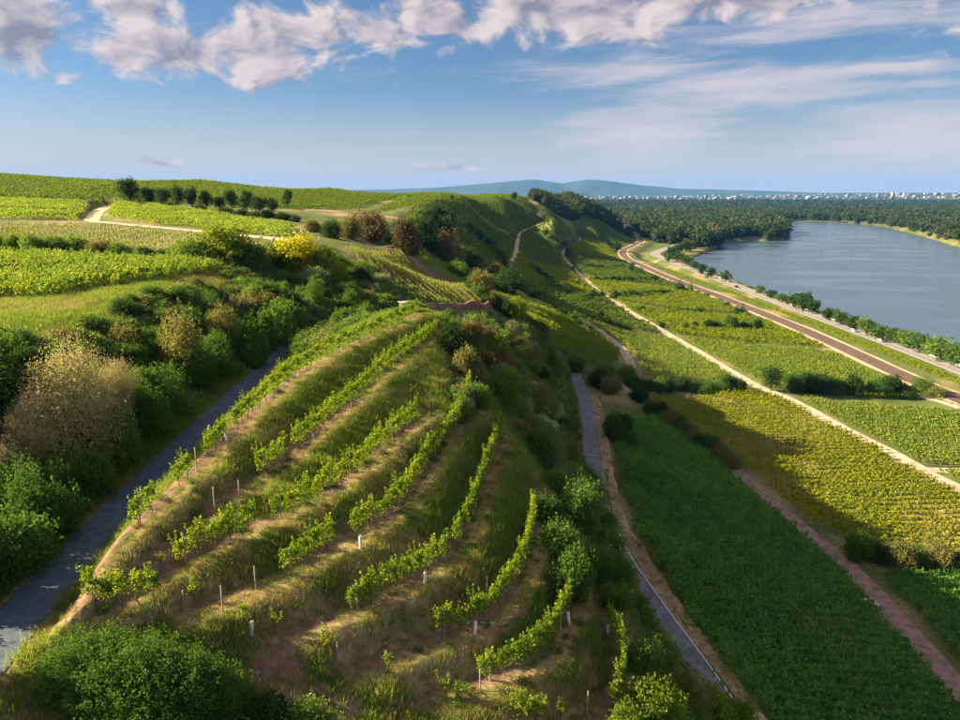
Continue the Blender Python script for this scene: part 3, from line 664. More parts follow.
def px_plants(items, label, group, cat=None):
    """items: (u, v of the foot, width px, height px, kind, material)"""
    g = G([i[0] for i in items], [i[1] for i in items]); d = pix(g)[:, 2]
    for it, p, dep in zip(items, g, d):
        w, h = it[2] * dep / F_PX, it[3] * dep / F_PX
        p = p - [0, 0, 0.05 * h]
        lb = label if isinstance(label, str) else label[it[5]]
        gp = (group if isinstance(label, str) else group + ', ' + it[5]) if group else None
        plant(p, w, h, it[4], it[5], lb, gp, cat)
def scatter(poly, n, smin, smax, mats, labels, group, kinds=('bush',), hfac=(0.75, 1.15), sep=0.55, rc_=0.52, seed=1):
    poly = np.asarray(poly, float)[:, :2]; rg = np.random.default_rng(seed); pts = []; lo, hi = poly.min(0), poly.max(0); tries = 0
    names = list(mats.keys()); pr = np.array([mats[m] for m in names], float); pr /= pr.sum()
    while len(pts) < n and tries < n * 60:
        tries += 1; q = lo + (hi - lo) * rg.random(2); s = smin + (smax - smin) * rg.random() ** 1.4
        if not inside(q[None], poly)[0]: continue
        if any((q[0] - a) ** 2 + (q[1] - b) ** 2 < (sep * (s + t) * 0.5) ** 2 for a, b, t in pts): continue
        if not road_clear(q[None], s * rc_)[0]: continue
        pts.append((q[0], q[1], s))
    if not pts: return
    z = H(np.array(pts)[:, :2])
    for (x, y, s), zz in zip(pts, z):
        m = names[rg.choice(len(names), p=pr)]; k = kinds[rg.integers(len(kinds))]
        hh = s * (hfac[0] + (hfac[1] - hfac[0]) * rg.random()) * (1.6 if k in ('tall',) else 1.0)
        plant((x, y, zz - 0.06 * s), s, hh, k, m, labels[m] if isinstance(labels, dict) else labels, group + (', ' + m if isinstance(labels, dict) else ''))
CLEAR = [(ROAD_BANK, 1.5), (ROAD_LOWER, 1.8), (TRACK_MID, 1.6), (TRACK_UP, 1.6), (TRACK_PALE, 2.0), (TRACK_FOOT, 1.7), (RAIL, 8.0), (HIGHWAY, 6.0), (TRACK_CROSS, 1.6), (TRACK_FIELD, 1.6), (PLATEAU_TRACK, 2.4), (PLATEAU_SPUR, 2.4)]
def road_clear(xy, extra):
    ok = np.ones(len(xy), bool)
    for line, hw in CLEAR:
        lo = line[:, :2].min(0) - hw - extra; hi = line[:, :2].max(0) + hw + extra
        m = ok & ((xy >= lo) & (xy <= hi)).all(1)
        if m.any(): ok[np.where(m)[0]] = poly_near(xy[m], line)[0] > hw + extra
    return ok
# ------------------------------------------------------------------ instanced stuff (countless plants)
GROUPS = {}
def gn_group(coll):
    if coll.name in GROUPS: return GROUPS[coll.name]
    ng = bpy.data.node_groups.new('scatter ' + coll.name, 'GeometryNodeTree')
    ng.interface.new_socket('Geometry', in_out='INPUT', socket_type='NodeSocketGeometry'); ng.interface.new_socket('Geometry', in_out='OUTPUT', socket_type='NodeSocketGeometry')
    nd = ng.nodes; gi = nd.new('NodeGroupInput'); go = nd.new('NodeGroupOutput'); ci = nd.new('GeometryNodeCollectionInfo')
    ci.inputs[0].default_value = coll; ci.inputs['Separate Children'].default_value = True; ci.inputs['Reset Children'].default_value = True
    ip = nd.new('GeometryNodeInstanceOnPoints'); ip.inputs['Pick Instance'].default_value = True
    def attr(n, t):
        a = nd.new('GeometryNodeInputNamedAttribute'); a.data_type = t; a.inputs[0].default_value = n; return a.outputs[0]
    L = ng.links.new
    L(gi.outputs[0], ip.inputs['Points']); L(ci.outputs[0], ip.inputs['Instance']); L(attr('idx', 'INT'), ip.inputs['Instance Index'])
    L(attr('rot', 'FLOAT_VECTOR'), ip.inputs['Rotation']); L(attr('scl', 'FLOAT_VECTOR'), ip.inputs['Scale']); L(ip.outputs[0], go.inputs[0])
    GROUPS[coll.name] = ng; return ng
def protos(name, meshes):
    c = bpy.data.collections.new(name)
    for i, m in enumerate(meshes): c.objects.link(bpy.data.objects.new('%s_%02d' % (name, i), m))
    return c
def stuff(name, label, cat, pts, rotz, scl, coll, seed=0):
    n = len(pts); me = bpy.data.meshes.new(name); me.vertices.add(n); me.vertices.foreach_set('co', np.asarray(pts, np.float32).ravel())
    rg = np.random.default_rng(seed + 5)
    a = me.attributes.new('idx', 'INT', 'POINT'); a.data.foreach_set('value', rg.integers(0, len(coll.objects), n).astype(np.int32))
    rot = np.zeros((n, 3), np.float32); rot[:, 2] = rotz
    a = me.attributes.new('rot', 'FLOAT_VECTOR', 'POINT'); a.data.foreach_set('vector', rot.ravel())
    scl = np.asarray(scl, np.float32); scl = np.repeat(scl[:, None], 3, 1) if scl.ndim == 1 else scl
    a = me.attributes.new('scl', 'FLOAT_VECTOR', 'POINT'); a.data.foreach_set('vector', np.ascontiguousarray(scl).ravel())
    o = add(name, me); md = o.modifiers.new('scatter', 'NODES'); md.node_group = gn_group(coll)
    o['kind'] = 'stuff'; o['label'] = label; o['category'] = cat
    return o
# ------------------------------------------------------------------ vine plants
def vine_mesh(name, nl, leaf, mat, seed, length=1.15, low=0.62, high=1.55, shoots=9, width=0.15, shl=0.75):
    rg = np.random.default_rng(seed); n0 = int(nl * 0.52)
    x = (rg.random(n0) - 0.5) * length; hh = low + (high - low) * rg.random(n0) ** 0.9
    prof = 0.75 + 0.5 * vnoise(np.c_[x * 3, x * 0 + seed], 1.0, seed)
    p = np.c_[x, rg.normal(size=n0) * width * (1.15 - 0.4 * (hh - low) / (high - low)), low + (hh - low) * prof]
    q = []
    for i in range(shoots):
        sx = (rg.random() - 0.5) * length; top = high * 0.92 + shl * rg.random(); k = int(nl * 0.48 / shoots) + 1; t = rg.random(k)
        lean = rg.normal(size=2) * 0.16
        q.append(np.c_[sx + lean[0] * t + rg.normal(size=k) * 0.045, lean[1] * t + rg.normal(size=k) * 0.05, high * 0.7 + (top - high * 0.7) * t])
    p = np.concatenate([p] + q); v, f = leaf_quads(p, leaf, rg, 0.2, 0.9)
    return mesh(name, v, f, [MAT[mat]])
def vine_trunk(seed):
    rg = np.random.default_rng(seed); b = MB(); j = rg.normal(size=(3, 2)) * 0.05
    b.tube([(0, 0, -0.12), (j[0, 0], j[0, 1], 0.3), (j[1, 0], j[1, 1], 0.6), (j[2, 0], j[2, 1], 0.95)], [0.04, 0.032, 0.03, 0.02])
    b.tube([(j[1, 0], j[1, 1], 0.6), (0.3, 0, 0.78), (0.55, 0, 0.8)], [0.02, 0.016, 0.01]); b.tube([(j[1, 0], j[1, 1], 0.6), (-0.3, 0, 0.78), (-0.55, 0, 0.8)], [0.02, 0.016, 0.01])
    return b.me('vine_trunk', [MAT['vinebark']], True)
VN = [vine_mesh('vine_foliage', 480, 0.12, 'vine', 200 + i, length=1.02, low=0.55, high=1.55) for i in range(6)]
VY = [vine_mesh('young_vine_foliage', 130, 0.11, 'vine', 220 + i, length=0.55, low=0.45, high=1.1, shoots=3, width=0.13) for i in range(3)]
VT = [vine_trunk(230 + i) for i in range(3)]
PR_NEAR = protos('near_field_vines', [vine_mesh('nfv', 180, 0.23, 'vine_field', 240 + i, 1.35, 0.35, 1.45, 9, 0.30, 1.0) for i in range(5)])
PR_SHADETONE = protos('shade_tone_field_vines', [vine_mesh('frv', 180, 0.23, 'vine_green', 245 + i, 1.35, 0.35, 1.45, 9, 0.30, 1.0) for i in range(5)])
PR_MID = protos('mid_field_vines', [vine_mesh('mfv', 46, 0.36, 'vine_field', 250 + i, 1.6, 0.4, 1.55, 4, 0.24) for i in range(4)])
PR_GOLD = protos('gold_field_vines', [vine_mesh('gfv', 46, 0.36, 'vine_gold', 260 + i, 1.6, 0.4, 1.6, 4, 0.24) for i in range(4)])
PR_LIME = protos('lime_field_vines', [vine_mesh('lfv', 60, 0.36, 'vine_lime', 265 + i, 1.5, 0.3, 1.5, 4, 0.3) for i in range(3)])
PR_PALE = protos('pale_field_vines', [vine_mesh('pfv', 40, 0.3, 'vine_pale', 270 + i, 1.5, 0.4, 1.5, 3, 0.16) for i in range(3)])
PR_FAR = protos('far_field_vines', [vine_mesh('ffv', 60, 0.62, 'vine_far', 280 + i, 4.2, 0.3, 1.6, 5, 0.3) for i in range(4)])
PR_FARGOLD = protos('far_gold_vines', [vine_mesh('fgv', 60, 0.62, 'vine_lime', 290 + i, 4.2, 0.3, 1.6, 5, 0.3) for i in range(4)])
def field(name, label, poly, ang, spacing, step, coll, scale=1.0, seed=0, thin=0.0, cat='vineyard'):
    """rows of vines over a plot: poly in world metres, ang = row direction in degrees from +X"""
    poly = np.asarray(poly, float)[:, :2]; a = R(ang); d = np.array([math.cos(a), math.sin(a)]); nrm = np.array([-d[1], d[0]])
    s = poly @ d; t = poly @ nrm; ss = np.arange(s.min(), s.max(), step); tt = np.arange(t.min(), t.max(), spacing)
    rg = np.random.default_rng(seed + 300); S, T = np.meshgrid(ss, tt); n = S.size
    S = S.ravel() + (rg.random(n) - 0.5) * step * 0.4; T = T.ravel() + rg.normal(size=n) * 0.06
    xy = S[:, None] * d + T[:, None] * nrm
    m = inside(xy, poly); xy = xy[m]; m = road_clear(xy, 0.9); xy = xy[m]
    if thin: xy = xy[rg.random(len(xy)) > thin * 2 * vnoise(xy, 0.05, seed + 3)]
    z = H(xy); sc = scale * (0.82 + 0.36 * vnoise(xy, 0.09, seed + 1)) * (0.9 + 0.2 * rg.random(len(xy)))
    o = stuff(name, label, cat, np.c_[xy, z - 0.02], a + rg.normal(size=len(xy)) * 0.06 + (rg.random(len(xy)) > 0.5) * math.pi, sc, coll, seed)
    return o
def GP(pts): return G([p[0] for p in pts], [p[1] for p in pts])[:, :2]
def xa(line, y): return float(np.interp(y, line[:, 1], line[:, 0]))
# ------------------------------------------------------------------ vineyards
field('vineyard', 'shaded dark green vineyard on the slope right of the asphalt lane', GP([(612, 424), (656, 420), (702, 452), (766, 500), (800, 528), (824, 552), (862, 590), (962, 702), (1010, 760), (800, 760), (748, 700), (700, 634), (655, 566), (626, 500)]), 8, 1.75, 0.95, PR_SHADETONE, 1.08, 1)
field('vineyard', 'golden vineyard half in the ridge shadow below the pale gravel track', GP([(640, 394), (755, 392), (782, 400), (850, 436), (960, 494), (1010, 520), (1010, 600), (960, 560), (880, 556), (815, 528), (760, 484), (690, 432)]), 6, 2.2, 1.2, PR_GOLD, 1.0, 2)
field('vineyard', 'green vineyard corner beside the reddish dirt track', GP([(885, 578), (960, 572), (1020, 600), (1020, 720), (975, 680)]), 8, 1.85, 1.0, PR_SHADETONE, 1.05, 3)
field('vineyard', 'green vineyard between the pale gravel track and the railway, nearest the side track', [(xa(TRACK_PALE, y) + 2.5, y) for y in (145, 165, 185, 212)] + [(152, 212), (152, 145)], 4, 2.0, 1.25, PR_MID, 1.0, 4)
ys = [(224, 303, 'broad green vineyard between gravel track and railway, before the bushes'), (312, 392, 'bright green vineyard between gravel track and railway, past the bushes'), (402, 516, 'pale green vineyard in the middle of the valley'), (527, 690, 'narrow green vineyard below the bend of the gravel track'), (705, 900, 'green vineyard where the railway starts to bend'), (915, 1090, 'last green vineyard below the wooded spur')]
for i, (a, b, lb) in enumerate(ys):
    yy = np.linspace(a, b, 5)
    field('vineyard', lb, [(xa(TRACK_PALE, y) + 2.5, y) for y in yy] + [(xa(RAIL, y) - 9.5, y) for y in yy[::-1]], 4 + 3 * (i % 2), 2.2 if i < 2 else 2.6, 1.4 if i < 1 else 4.0, [PR_MID, PR_FARGOLD, PR_FARGOLD, PR_FAR, PR_FARGOLD, PR_FAR][i], 1.0, 10 + i)
sl = [(224, 300, 'green vineyard between the climbing dirt track and the gravel track'), (306, 400, 'lower slope vineyard left of the gravel track'), (408, 520, 'slope vineyard on the bend of the gravel track'), (530, 700, 'far slope vineyard below the winding track'), (712, 900, 'high far vineyard on the slope before the wooded spur')]
for i, (a, b, lb) in enumerate(sl):
    yy = np.linspace(a, b, 5)
    left = [xa(TRACK_MID, y) + 2 if y < 340 else (xa(TRACK_UP, y) + 3 if y < 640 else xa(TRACK_UP, 640) + (y - 640) * 0.25) for y in yy]
    field('vineyard', lb, list(zip(left, yy)) + [(xa(TRACK_PALE, y) - 2.5, y) for y in yy[::-1]], 2, 2.2 if i < 1 else 2.6, 1.5 if i < 1 else 4.0, [PR_MID, PR_FAR, PR_FARGOLD, PR_FAR, PR_FAR][i], 1.0, 20 + i)
up = [(262, 330, 'vineyard above the climbing dirt track'), (338, 440, 'shaded vineyard high on the slope'), (450, 620, 'dark vineyard under the plateau edge'), (640, 950, 'farthest vineyard under the plateau edge')]
for i, (a, b, lb) in enumerate(up):
    yy = np.linspace(a, b, 5)
    right = [xa(TRACK_MID, y) - 2.5 if y < 340 else (xa(TRACK_UP, y) - 3 if y < 640 else xa(TRACK_UP, 640) + (y - 640) * 0.25) for y in yy]
    left = [np.interp(y, [200, 320, 420, 520, 630, 780, 960], [-18, -34, -38, -30, -16, 10, 50]) for y in yy]
    field('vineyard', lb, list(zip(left, yy)) + list(zip(right, yy))[::-1], 2, 2.4, 4.0 if i else 1.6, PR_FAR if i else PR_MID, 1.0, 30 + i)
field('vineyard', 'sunlit pale vineyard strip below the red earth wall', GP([(512, 312), (540, 310), (590, 330), (618, 352), (618, 372), (590, 372), (552, 350), (520, 330)]), -35, 1.9, 1.1, PR_LIME, 1.15, 40)
field('verge_plants', 'yellow-green rough growth between railway and highway', [(174.5, y) for y in np.linspace(235, 690, 6)] + [(182.5, y) for y in np.linspace(690, 235, 6)], 90, 1.6, 3.6, PR_FARGOLD, 0.75, 41, cat='scrub')
# plateau
field('vineyard', 'sunlit vineyard on the plateau behind the wooded bank', GP([(-80, 262), (0, 257), (120, 263), (236, 270), (205, 276), (110, 288), (60, 296), (0, 300), (-80, 308)]), 68, 1.9, 1.1, PR_NEAR, 1.12, 42)
field('vineyard', 'young trellised vineyard with pale stakes', GP([(-60, 240), (60, 246), (200, 254), (285, 256), (280, 243), (150, 231), (60, 227), (-60, 227)]), 100, 3.2, 1.3, PR_PALE, 0.85, 43)
field('vineyard', 'bright green vineyard strip in front of the row of dark trees', GP([(108, 218), (115, 206.5), (200, 213), (295, 229), (280, 237), (150, 224)]), 20, 2.0, 1.5, PR_MID, 1.1, 44)
field('vineyard', 'green plateau vineyard left of the spur track', GP([(-90, 219.5), (70, 219.5), (90, 209), (60, 203), (-90, 198)]), 15, 2.2, 1.5, PR_MID, 1.05, 45)
field('vineyard', 'wide vineyard rising to the skyline', [(-430, 440), (-300, 335), (-205, 352), (-120, 360), (-75, 430), (-65, 560), (-62, 660), (-480, 660)], 25, 2.8, 4.0, PR_FAR, 1.0, 46)
field('vineyard', 'far vineyard on the plateau edge', [(-60, 400), (-38, 420), (-30, 520), (-14, 640), (20, 800), (50, 960), (90, 1150), (-60, 1150), (-58, 640)], 60, 2.8, 4.0, PR_FAR, 1.0, 47)
# the tilted plot: rows that can be told apart, each a thing of its own
def plot_rows():
    c = [G(*p)[0] for p in [(344, 250), (402, 249), (497, 299), (398, 306)]]       # upper left, upper right, lower right, lower left
    n = 16; rg = np.random.default_rng(77); rows = []
    for i in range(n):
        f = (i + 0.4) / n; a = c[0] * (1 - f) + c[1] * f; b = c[3] * (1 - f) + c[2] * f
        L = np.linalg.norm((b - a)[:2]); k = int(L / 0.5); t = np.linspace(0.0, 1, k); xy = (a + (b - a) * t[:, None])[:, :2]; z = H(xy)
        m = 20; q = np.repeat(np.c_[xy, z], m, 0); n_ = len(q)
        q += np.c_[rg.normal(size=(n_, 2)) * 0.15, 0.25 + rg.random(n_) * 0.85]
        v, f_ = leaf_quads(q, 0.28, rg, 0.2, 0.9); o = q[0]
        e = bpy.data.objects.new('vine_row', None); COL.objects.link(e); e.location = (xy[0, 0], xy[0, 1], z[0])
        add('foliage', mesh('vine_row_foliage', v - np.array([xy[0, 0], xy[0, 1], z[0]]), f_, [MAT['vine_pale']]), e)
        b_ = MB()
        for j in range(0, k, 12): b_.tube([(xy[j, 0] - xy[0, 0], xy[j, 1] - xy[0, 1], z[j] - z[0] - 0.1), (xy[j, 0] - xy[0, 0], xy[j, 1] - xy[0, 1], z[j] - z[0] + 1.5)], 0.06, 4, False)
        add('post', b_.me('row_posts', [MAT['wood']]), e)['kind'] = 'stuff'
        tag(e, 'straight pale green vine row on the tilted plot above the red earth wall', 'vine row', 'vine rows of the tilted plot')
plot_rows()
# ------------------------------------------------------------------ vines of the terraces
COUNT = {'v': 0}
def vine(xyz, ang, s, label, group, young=False):
    i = COUNT['v']; COUNT['v'] += 1
    e = bpy.data.objects.new('grape_vine', None); COL.objects.link(e); e.location = xyz; e.rotation_euler[2] = ang + (math.pi if i % 2 else 0); e.scale = (1, 1, s)
    add('foliage', (VY if young else VN)[(i * 5 + 1) % (3 if young else 6)], e); add('trunk', VT[i % 3], e)
    tag(e, label, 'grape vine', group)
POSTM = {}
def post_mesh(h):
    if h not in POSTM:
        b = MB(); b.tube([(0, 0, -0.25), (0, 0, h * 0.5), (0.01, 0, h)], [0.042, 0.042, 0.040], 6); POSTM[h] = b.me('vine_post', [MAT['wood']])
    return POSTM[h]
ORD = ['top', 'second', 'third', 'fourth', 'fifth', 'sixth', 'seventh', 'lowest']
SPAN = [(0.10, 0.97), (0.25, 0.98), (0.16, 0.90), (0.14, 0.93), (0.12, 0.96), (0.20, 0.80), (0.20, 0.82), (0.30, 0.80)]      # part of each row that is planted
GAPS = [[(0.125, 0.165), (0.20, 0.225), (0.285, 0.30)], [(0.30, 0.33)], [(0.30, 0.325)], [(0.24, 0.26)], [(0.335, 0.352), (0.385, 0.40), (0.44, 0.455)], [(0.46, 0.48)], [(0.46, 0.475)], []]
for i, r in enumerate(ROWS):
    sl_ = np.r_[0, np.cumsum(np.hypot(*np.diff(r[:, :2], axis=0).T))]; Lr = sl_[-1]; s = SPAN[i][0] * Lr; j = 0; rg = np.random.default_rng(500 + i)
    lab = 'leafy grape vine with bright shoots in the %s terrace row' % ORD[i]; grp = 'vines of the %s terrace row' % ORD[i]
    while s < SPAN[i][1] * Lr:
        f = s / Lr
        x, y = np.interp(s, sl_, r[:, 0]), np.interp(s, sl_, r[:, 1]); x2, y2 = np.interp(s + 0.5, sl_, r[:, 0]), np.interp(s + 0.5, sl_, r[:, 1])
        z = H(np.array([[x, y]]))[0]; ang = math.atan2(y2 - y, x2 - x)
        if not any(a < f < b for a, b in GAPS[i]):
            vine((x, y, z - 0.02), ang, 0.92 + 0.34 * rg.random(), lab, grp)
        if j % 6 == 0:
            p = add('vine_post', post_mesh(1.75), None, (x + 0.12, y, z))
            tag(p, 'thin grey wooden vine post in the %s terrace row' % ORD[i], 'post', 'posts of the %s terrace row' % ORD[i])
        s += 1.08 * (0.9 + 0.2 * rg.random()); j += 1
# single vines along the nose of the hill
nose = [(94, 612, 0), (108, 610, 0), (122, 606, 0), (140, 604, 0), (153, 600, 0), (195, 602, 1), (243, 620, 1), (276, 632, 1), (325, 650, 1), (390, 674, 1), (445, 698, 1), (458, 702, 1), (520, 722, 0), (536, 724, 0), (560, 722, 1)]
for (u, v, yg), p in zip(nose, G([n[0] for n in nose], [n[1] for n in nose])):
    vine(p - [0, 0, 0.02], -0.5, 0.95 + 0.2 * random.random(), 'small young vine standing alone on the dry grass edge' if yg else 'vine in the short row on the nose of the hill', 'young vines on the dry grass edge' if yg else 'vines on the nose of the hill', bool(yg))
stakes = [(186, 560, 1.5), (223, 612, 1.6), (256, 590, 1.5), (338, 662, 1.2), (480, 690, 1.3), (587, 716, 1.6), (143, 512, 1.7), (215, 510, 1.6), (487, 600, 1.6), (240, 503, 1.6), (184, 605, 0.9)]
for (u, v, h), p in zip(stakes, G([n[0] for n in stakes], [n[1] for n in stakes])):
    tag(add('stake', post_mesh(h), None, p), 'lone grey wooden stake on the terraces', 'stake', 'lone stakes on the terraces')
tb = MB(); tb.tube([(0, 0, -0.05), (0, 0, 0.35), (0, 0, 0.72)], [0.085, 0.085, 0.085], 8, False); tb.tube([(0, 0, 0.72), (0, 0, 0.02)], [0.072, 0.072], 8, False)
tubem = tb.me('vine_guard', [MAT['white']], True)
guards = [(227, 441, 'fourth'), (361, 548, 'third'), (425, 583, 'fifth'), (475, 634, 'sixth'), (252, 635, 'nose'), (569, 624, 'seventh'), (608, 636, 'lowest'), (396, 432, 'upper')]
for (u, v, w), p in zip(guards, G([n[0] for n in guards], [n[1] for n in guards])):
    o = add('vine_guard', tubem, None, p, 0, (1.15, 1.15, 1.1)); o.rotation_euler = (random.uniform(-0.1, 0.1), random.uniform(-0.1, 0.1), 0)
    tag(o, 'short white plastic vine guard tube on the terraces', 'vine guard', 'white vine guards on the terraces')
# ------------------------------------------------------------------ bushes and trees
LB = {'green': 'dense green', 'dark': 'dense dark green', 'mid': 'leafy mid green', 'olive': 'dusty olive', 'tan': 'pale straw-coloured', 'rust': 'rusty brown', 'bright': 'bright yellow-green', 'silver': 'silvery green', 'yellow': 'yellow-blossomed', 'far': 'deep green', 'farolive': 'grey-green'}
def labs(tail, kind='bush'): return {k: v + ' ' + kind + ' ' + tail for k, v in LB.items()}
px_plants([(86, 466, 92, 148, 'tallbig', 'tan')], 'tall straw-coloured shrub glowing in the sun beside the asphalt road', None)
px_plants([(38, 470, 66, 100, 'tallbig', 'tan'), (2, 500, 60, 72, 'tallbig', 'tan'), (118, 425, 50, 85, 'tallbig', 'tan')], 'smaller straw-coloured shrub on the wooded bank', 'smaller straw-coloured shrubs on the bank')
px_plants([(186, 385, 56, 84, 'tall', 'olive'), (222, 350, 40, 52, 'tall', 'olive'), (262, 318, 46, 32, 'bush', 'olive')], 'dusty olive shrub half lit on the wooded bank', 'olive shrubs on the bank')
px_plants([(92, 500, 56, 62, 'bush', 'green'), (122, 466, 56, 70, 'tall', 'green'), (146, 440, 54, 66, 'tall', 'green'), (170, 416, 52, 62, 'tall', 'green'), (194, 394, 50, 56, 'tall', 'green'), (215, 374, 46, 50, 'tall', 'green'), (236, 360, 40, 44, 'tall', 'green'), (60, 535, 74, 62, 'bush', 'green'), (22, 568, 80, 70, 'bush', 'green'), (-22, 600, 90, 90, 'bush', 'dark')], 'dense green shrub in the line right beside the asphalt road', 'shrubs beside the asphalt road')
px_plants([(70, 488, 60, 62, 'bush', 'bright'), (112, 470, 44, 50, 'bush', 'mid'), (38, 500, 56, 50, 'bush', 'mid')], labs('at the foot of the straw-coloured shrubs'), 'bushes under the straw-coloured shrubs')
px_plants([(252, 366, 40, 52, 'bush', 'green'), (266, 352, 40, 50, 'bush', 'green'), (276, 344, 40, 46, 'bush', 'mid'), (288, 336, 40, 44, 'bush', 'green')], labs('closing in where the asphalt road passes behind the top terrace'), 'bushes where the road disappears')
px_plants([(5, 430, 80, 110, 'tall', 'dark'), (-20, 380, 80, 100, 'tall', 'dark')], 'tall dark shrub behind the straw-coloured shrubs', 'tall dark shrubs on the bank')
rb_ = ROAD_BANK
ra = [(x - 2.6, y) for x, y in rb_[(rb_[:, 1] > 26) & (rb_[:, 1] < 125), :2]]
scatter(ra + [(x - 9.5, y) for x, y in ra[::-1]], 52, 2.8, 4.6, {'green': 5, 'dark': 2, 'mid': 2}, labs('crowding the bank left of the asphalt road'), 'bushes on the wooded bank', ('bush', 'bush', 'tall'), (0.85, 1.1), 0.5, seed=3)
scatter([(x - 7.5, y) for x, y in ra] + [(x - 15, y) for x, y in ra[::-1]], 44, 2.4, 4.6, {'green': 3, 'dark': 2, 'olive': 2, 'silver': 1}, labs('along the upper edge of the wooded bank'), 'bushes on the upper bank', ('bush',), (0.45, 0.7), 0.6, seed=4)
scatter([(-33, 104), (-24, 88), (-16, 97), (-14, 118), (-15, 138), (-24, 152), (-40, 150), (-42, 120)], 52, 3.0, 5.2, {'green': 4, 'mid': 3, 'silver': 2, 'dark': 2}, labs('in the thicket between the top terrace and the tilted plot'), 'bushes behind the top terrace', ('bush',), (0.62, 0.9), 0.46, seed=5)
# slope between the terraces and the asphalt lane
te = [tuple(r[-1, :2] + [1.5, 1.0]) for r in ROWS[1:7]] + [tuple(p + [2.0, 0]) for p in ROWS[7][::-1, :2]]
lane = [(x - 2.4, y) for x, y in ROAD_LOWER[(ROAD_LOWER[:, 1] > 45) & (ROAD_LOWER[:, 1] < 185), :2]]
lane_up = [(x - 5.5, y) for x, y in lane]
scatter([(x + 3.2, y) for x, y in lane_up] + lane[::-1], 46, 1.3, 2.4, {'green': 3, 'mid': 3, 'olive': 3, 'silver': 1}, labs('low on the slope just above the asphalt lane', 'shrub'), 'shrubs above the lane', ('bush',), (0.55, 0.8), 0.5, seed=16)
scatter(te + [(9, 30), (13, 30)] + lane_up + [(12, 185), (6, 150), (0, 128), (-7, 112)], 104, 2.6, 5.0, {'green': 5, 'mid': 5, 'dark': 1, 'olive': 4, 'rust': 1, 'silver': 2, 'bright': 1}, labs('on the steep slope between terraces and asphalt lane'), 'bushes on the steep slope', ('bush',), (0.75, 1.1), 0.46, seed=6)
px_plants([(575, 598, 62, 62, 'bush', 'green'), (560, 560, 52, 46, 'bush', 'mid')], labs('standing beside the end of the seventh terrace row'), 'bushes by the seventh row')
px_plants([(u, v, w, h, 'bush', m) for u, v, w, h, m in [(545, 470, 40, 34, 'silver'), (556, 500, 44, 38, 'mid'), (548, 520, 36, 30, 'green'), (572, 530, 44, 36, 'green'), (590, 545, 36, 28, 'dark'), (600, 580, 44, 34, 'green'), (615, 608, 40, 30, 'mid'), (636, 628, 38, 28, 'green'), (648, 650, 40, 30, 'dark'), (640, 672, 44, 36, 'green'), (664, 680, 42, 32, 'mid'), (680, 706, 44, 34, 'green'), (664, 712, 46, 38, 'bright'), (700, 728, 44, 34, 'mid'), (530, 440, 36, 30, 'olive'), (565, 465, 38, 30, 'olive'), (578, 492, 34, 28, 'mid')]], labs('in the belt between the lowest terrace rows and the asphalt lane'), 'belt below the lowest rows')
px_plants([(650, 728, 75, 62, 'bush', 'bright'), (700, 735, 80, 70, 'bush', 'bright'), (625, 745, 60, 50, 'bush', 'bright'), (735, 745, 60, 52, 'bush', 'bright')], 'bright sunlit green bush below the lowest terrace row', 'bright bushes below the lowest row')
px_plants([(88, 688, 110, 58, 'big', 'green'), (136, 704, 120, 74, 'big', 'green'), (184, 714, 110, 74, 'big', 'green'), (222, 716, 70, 50, 'big', 'green'), (150, 738, 140, 60, 'big', 'green')], 'broad dense green thicket bush on the nose of the hill', 'thicket on the nose of the hill')
px_plants([(265, 735, 80, 50, 'bush', 'dark'), (310, 742, 70, 50, 'bush', 'mid'), (240, 745, 80, 40, 'bush', 'mid')], labs('below the bare red earth bank'), 'bushes below the red earth bank')
# plateau
px_plants([(u, v, w, h, 'tree', 'dark') for u, v, w, h in [(131, 206, 26, 28), (150, 207, 20, 20), (164, 208, 18, 20), (179, 208, 16, 22), (193, 209, 15, 23), (207, 210, 15, 20), (220, 211, 15, 15), (232, 211, 16, 22), (247, 213, 16, 23), (259, 214, 22, 18), (273, 214, 14, 16), (288, 209, 11, 20)]], 'dark round tree in the row across the plateau vineyards', 'tree row on the plateau')
px_plants([(u, v, w, h, 'bush', 'dark') for u, v, w, h in [(143, 208, 16, 9), (172, 210, 16, 9), (200, 212, 16, 9), (226, 214, 18, 8), (240, 217, 18, 9), (266, 218, 22, 10), (284, 220, 20, 9), (255, 219, 20, 8), (296, 222, 16, 8)]], 'low dark bush under the plateau tree row', 'bushes under the plateau tree row')
px_plants([(222, 266, 62, 42, 'tree', 'bright')], 'round bright green tree behind the sunlit plateau vineyard', None)
px_plants([(196, 264, 42, 30, 'bush', 'mid'), (250, 270, 50, 34, 'bush', 'green'), (272, 272, 34, 24, 'bush', 'dark'), (178, 262, 30, 20, 'bush', 'green')], labs('beside the round green tree'), 'bushes beside the round green tree')
px_plants([(300, 278, 48, 46, 'tree', 'yellow')], 'yellow-blossomed tree beside a pale post', None)
px_plants([(284, 274, 36, 34, 'tree', 'bright'), (322, 280, 40, 34, 'tree', 'bright'), (338, 284, 34, 26, 'bush', 'bright'), (312, 288, 40, 24, 'bush', 'silver')], labs('around the yellow-blossomed tree', 'tree or bush'), 'growth around the yellow tree')
px_plants([(u, v, w, h, 'bush', m) for u, v, w, h, m in [(-8, 252, 30, 22, 'mid'), (12, 252, 24, 20, 'bright'), (35, 253, 28, 22, 'mid'), (58, 254, 30, 20, 'green'), (78, 255, 30, 22, 'mid'), (100, 257, 30, 20, 'olive'), (122, 258, 28, 18, 'mid'), (145, 260, 28, 16, 'green'), (165, 261, 24, 14, 'green')]], labs('in the hedge behind the sunlit plateau vineyard'), 'hedge behind the plateau vineyard')
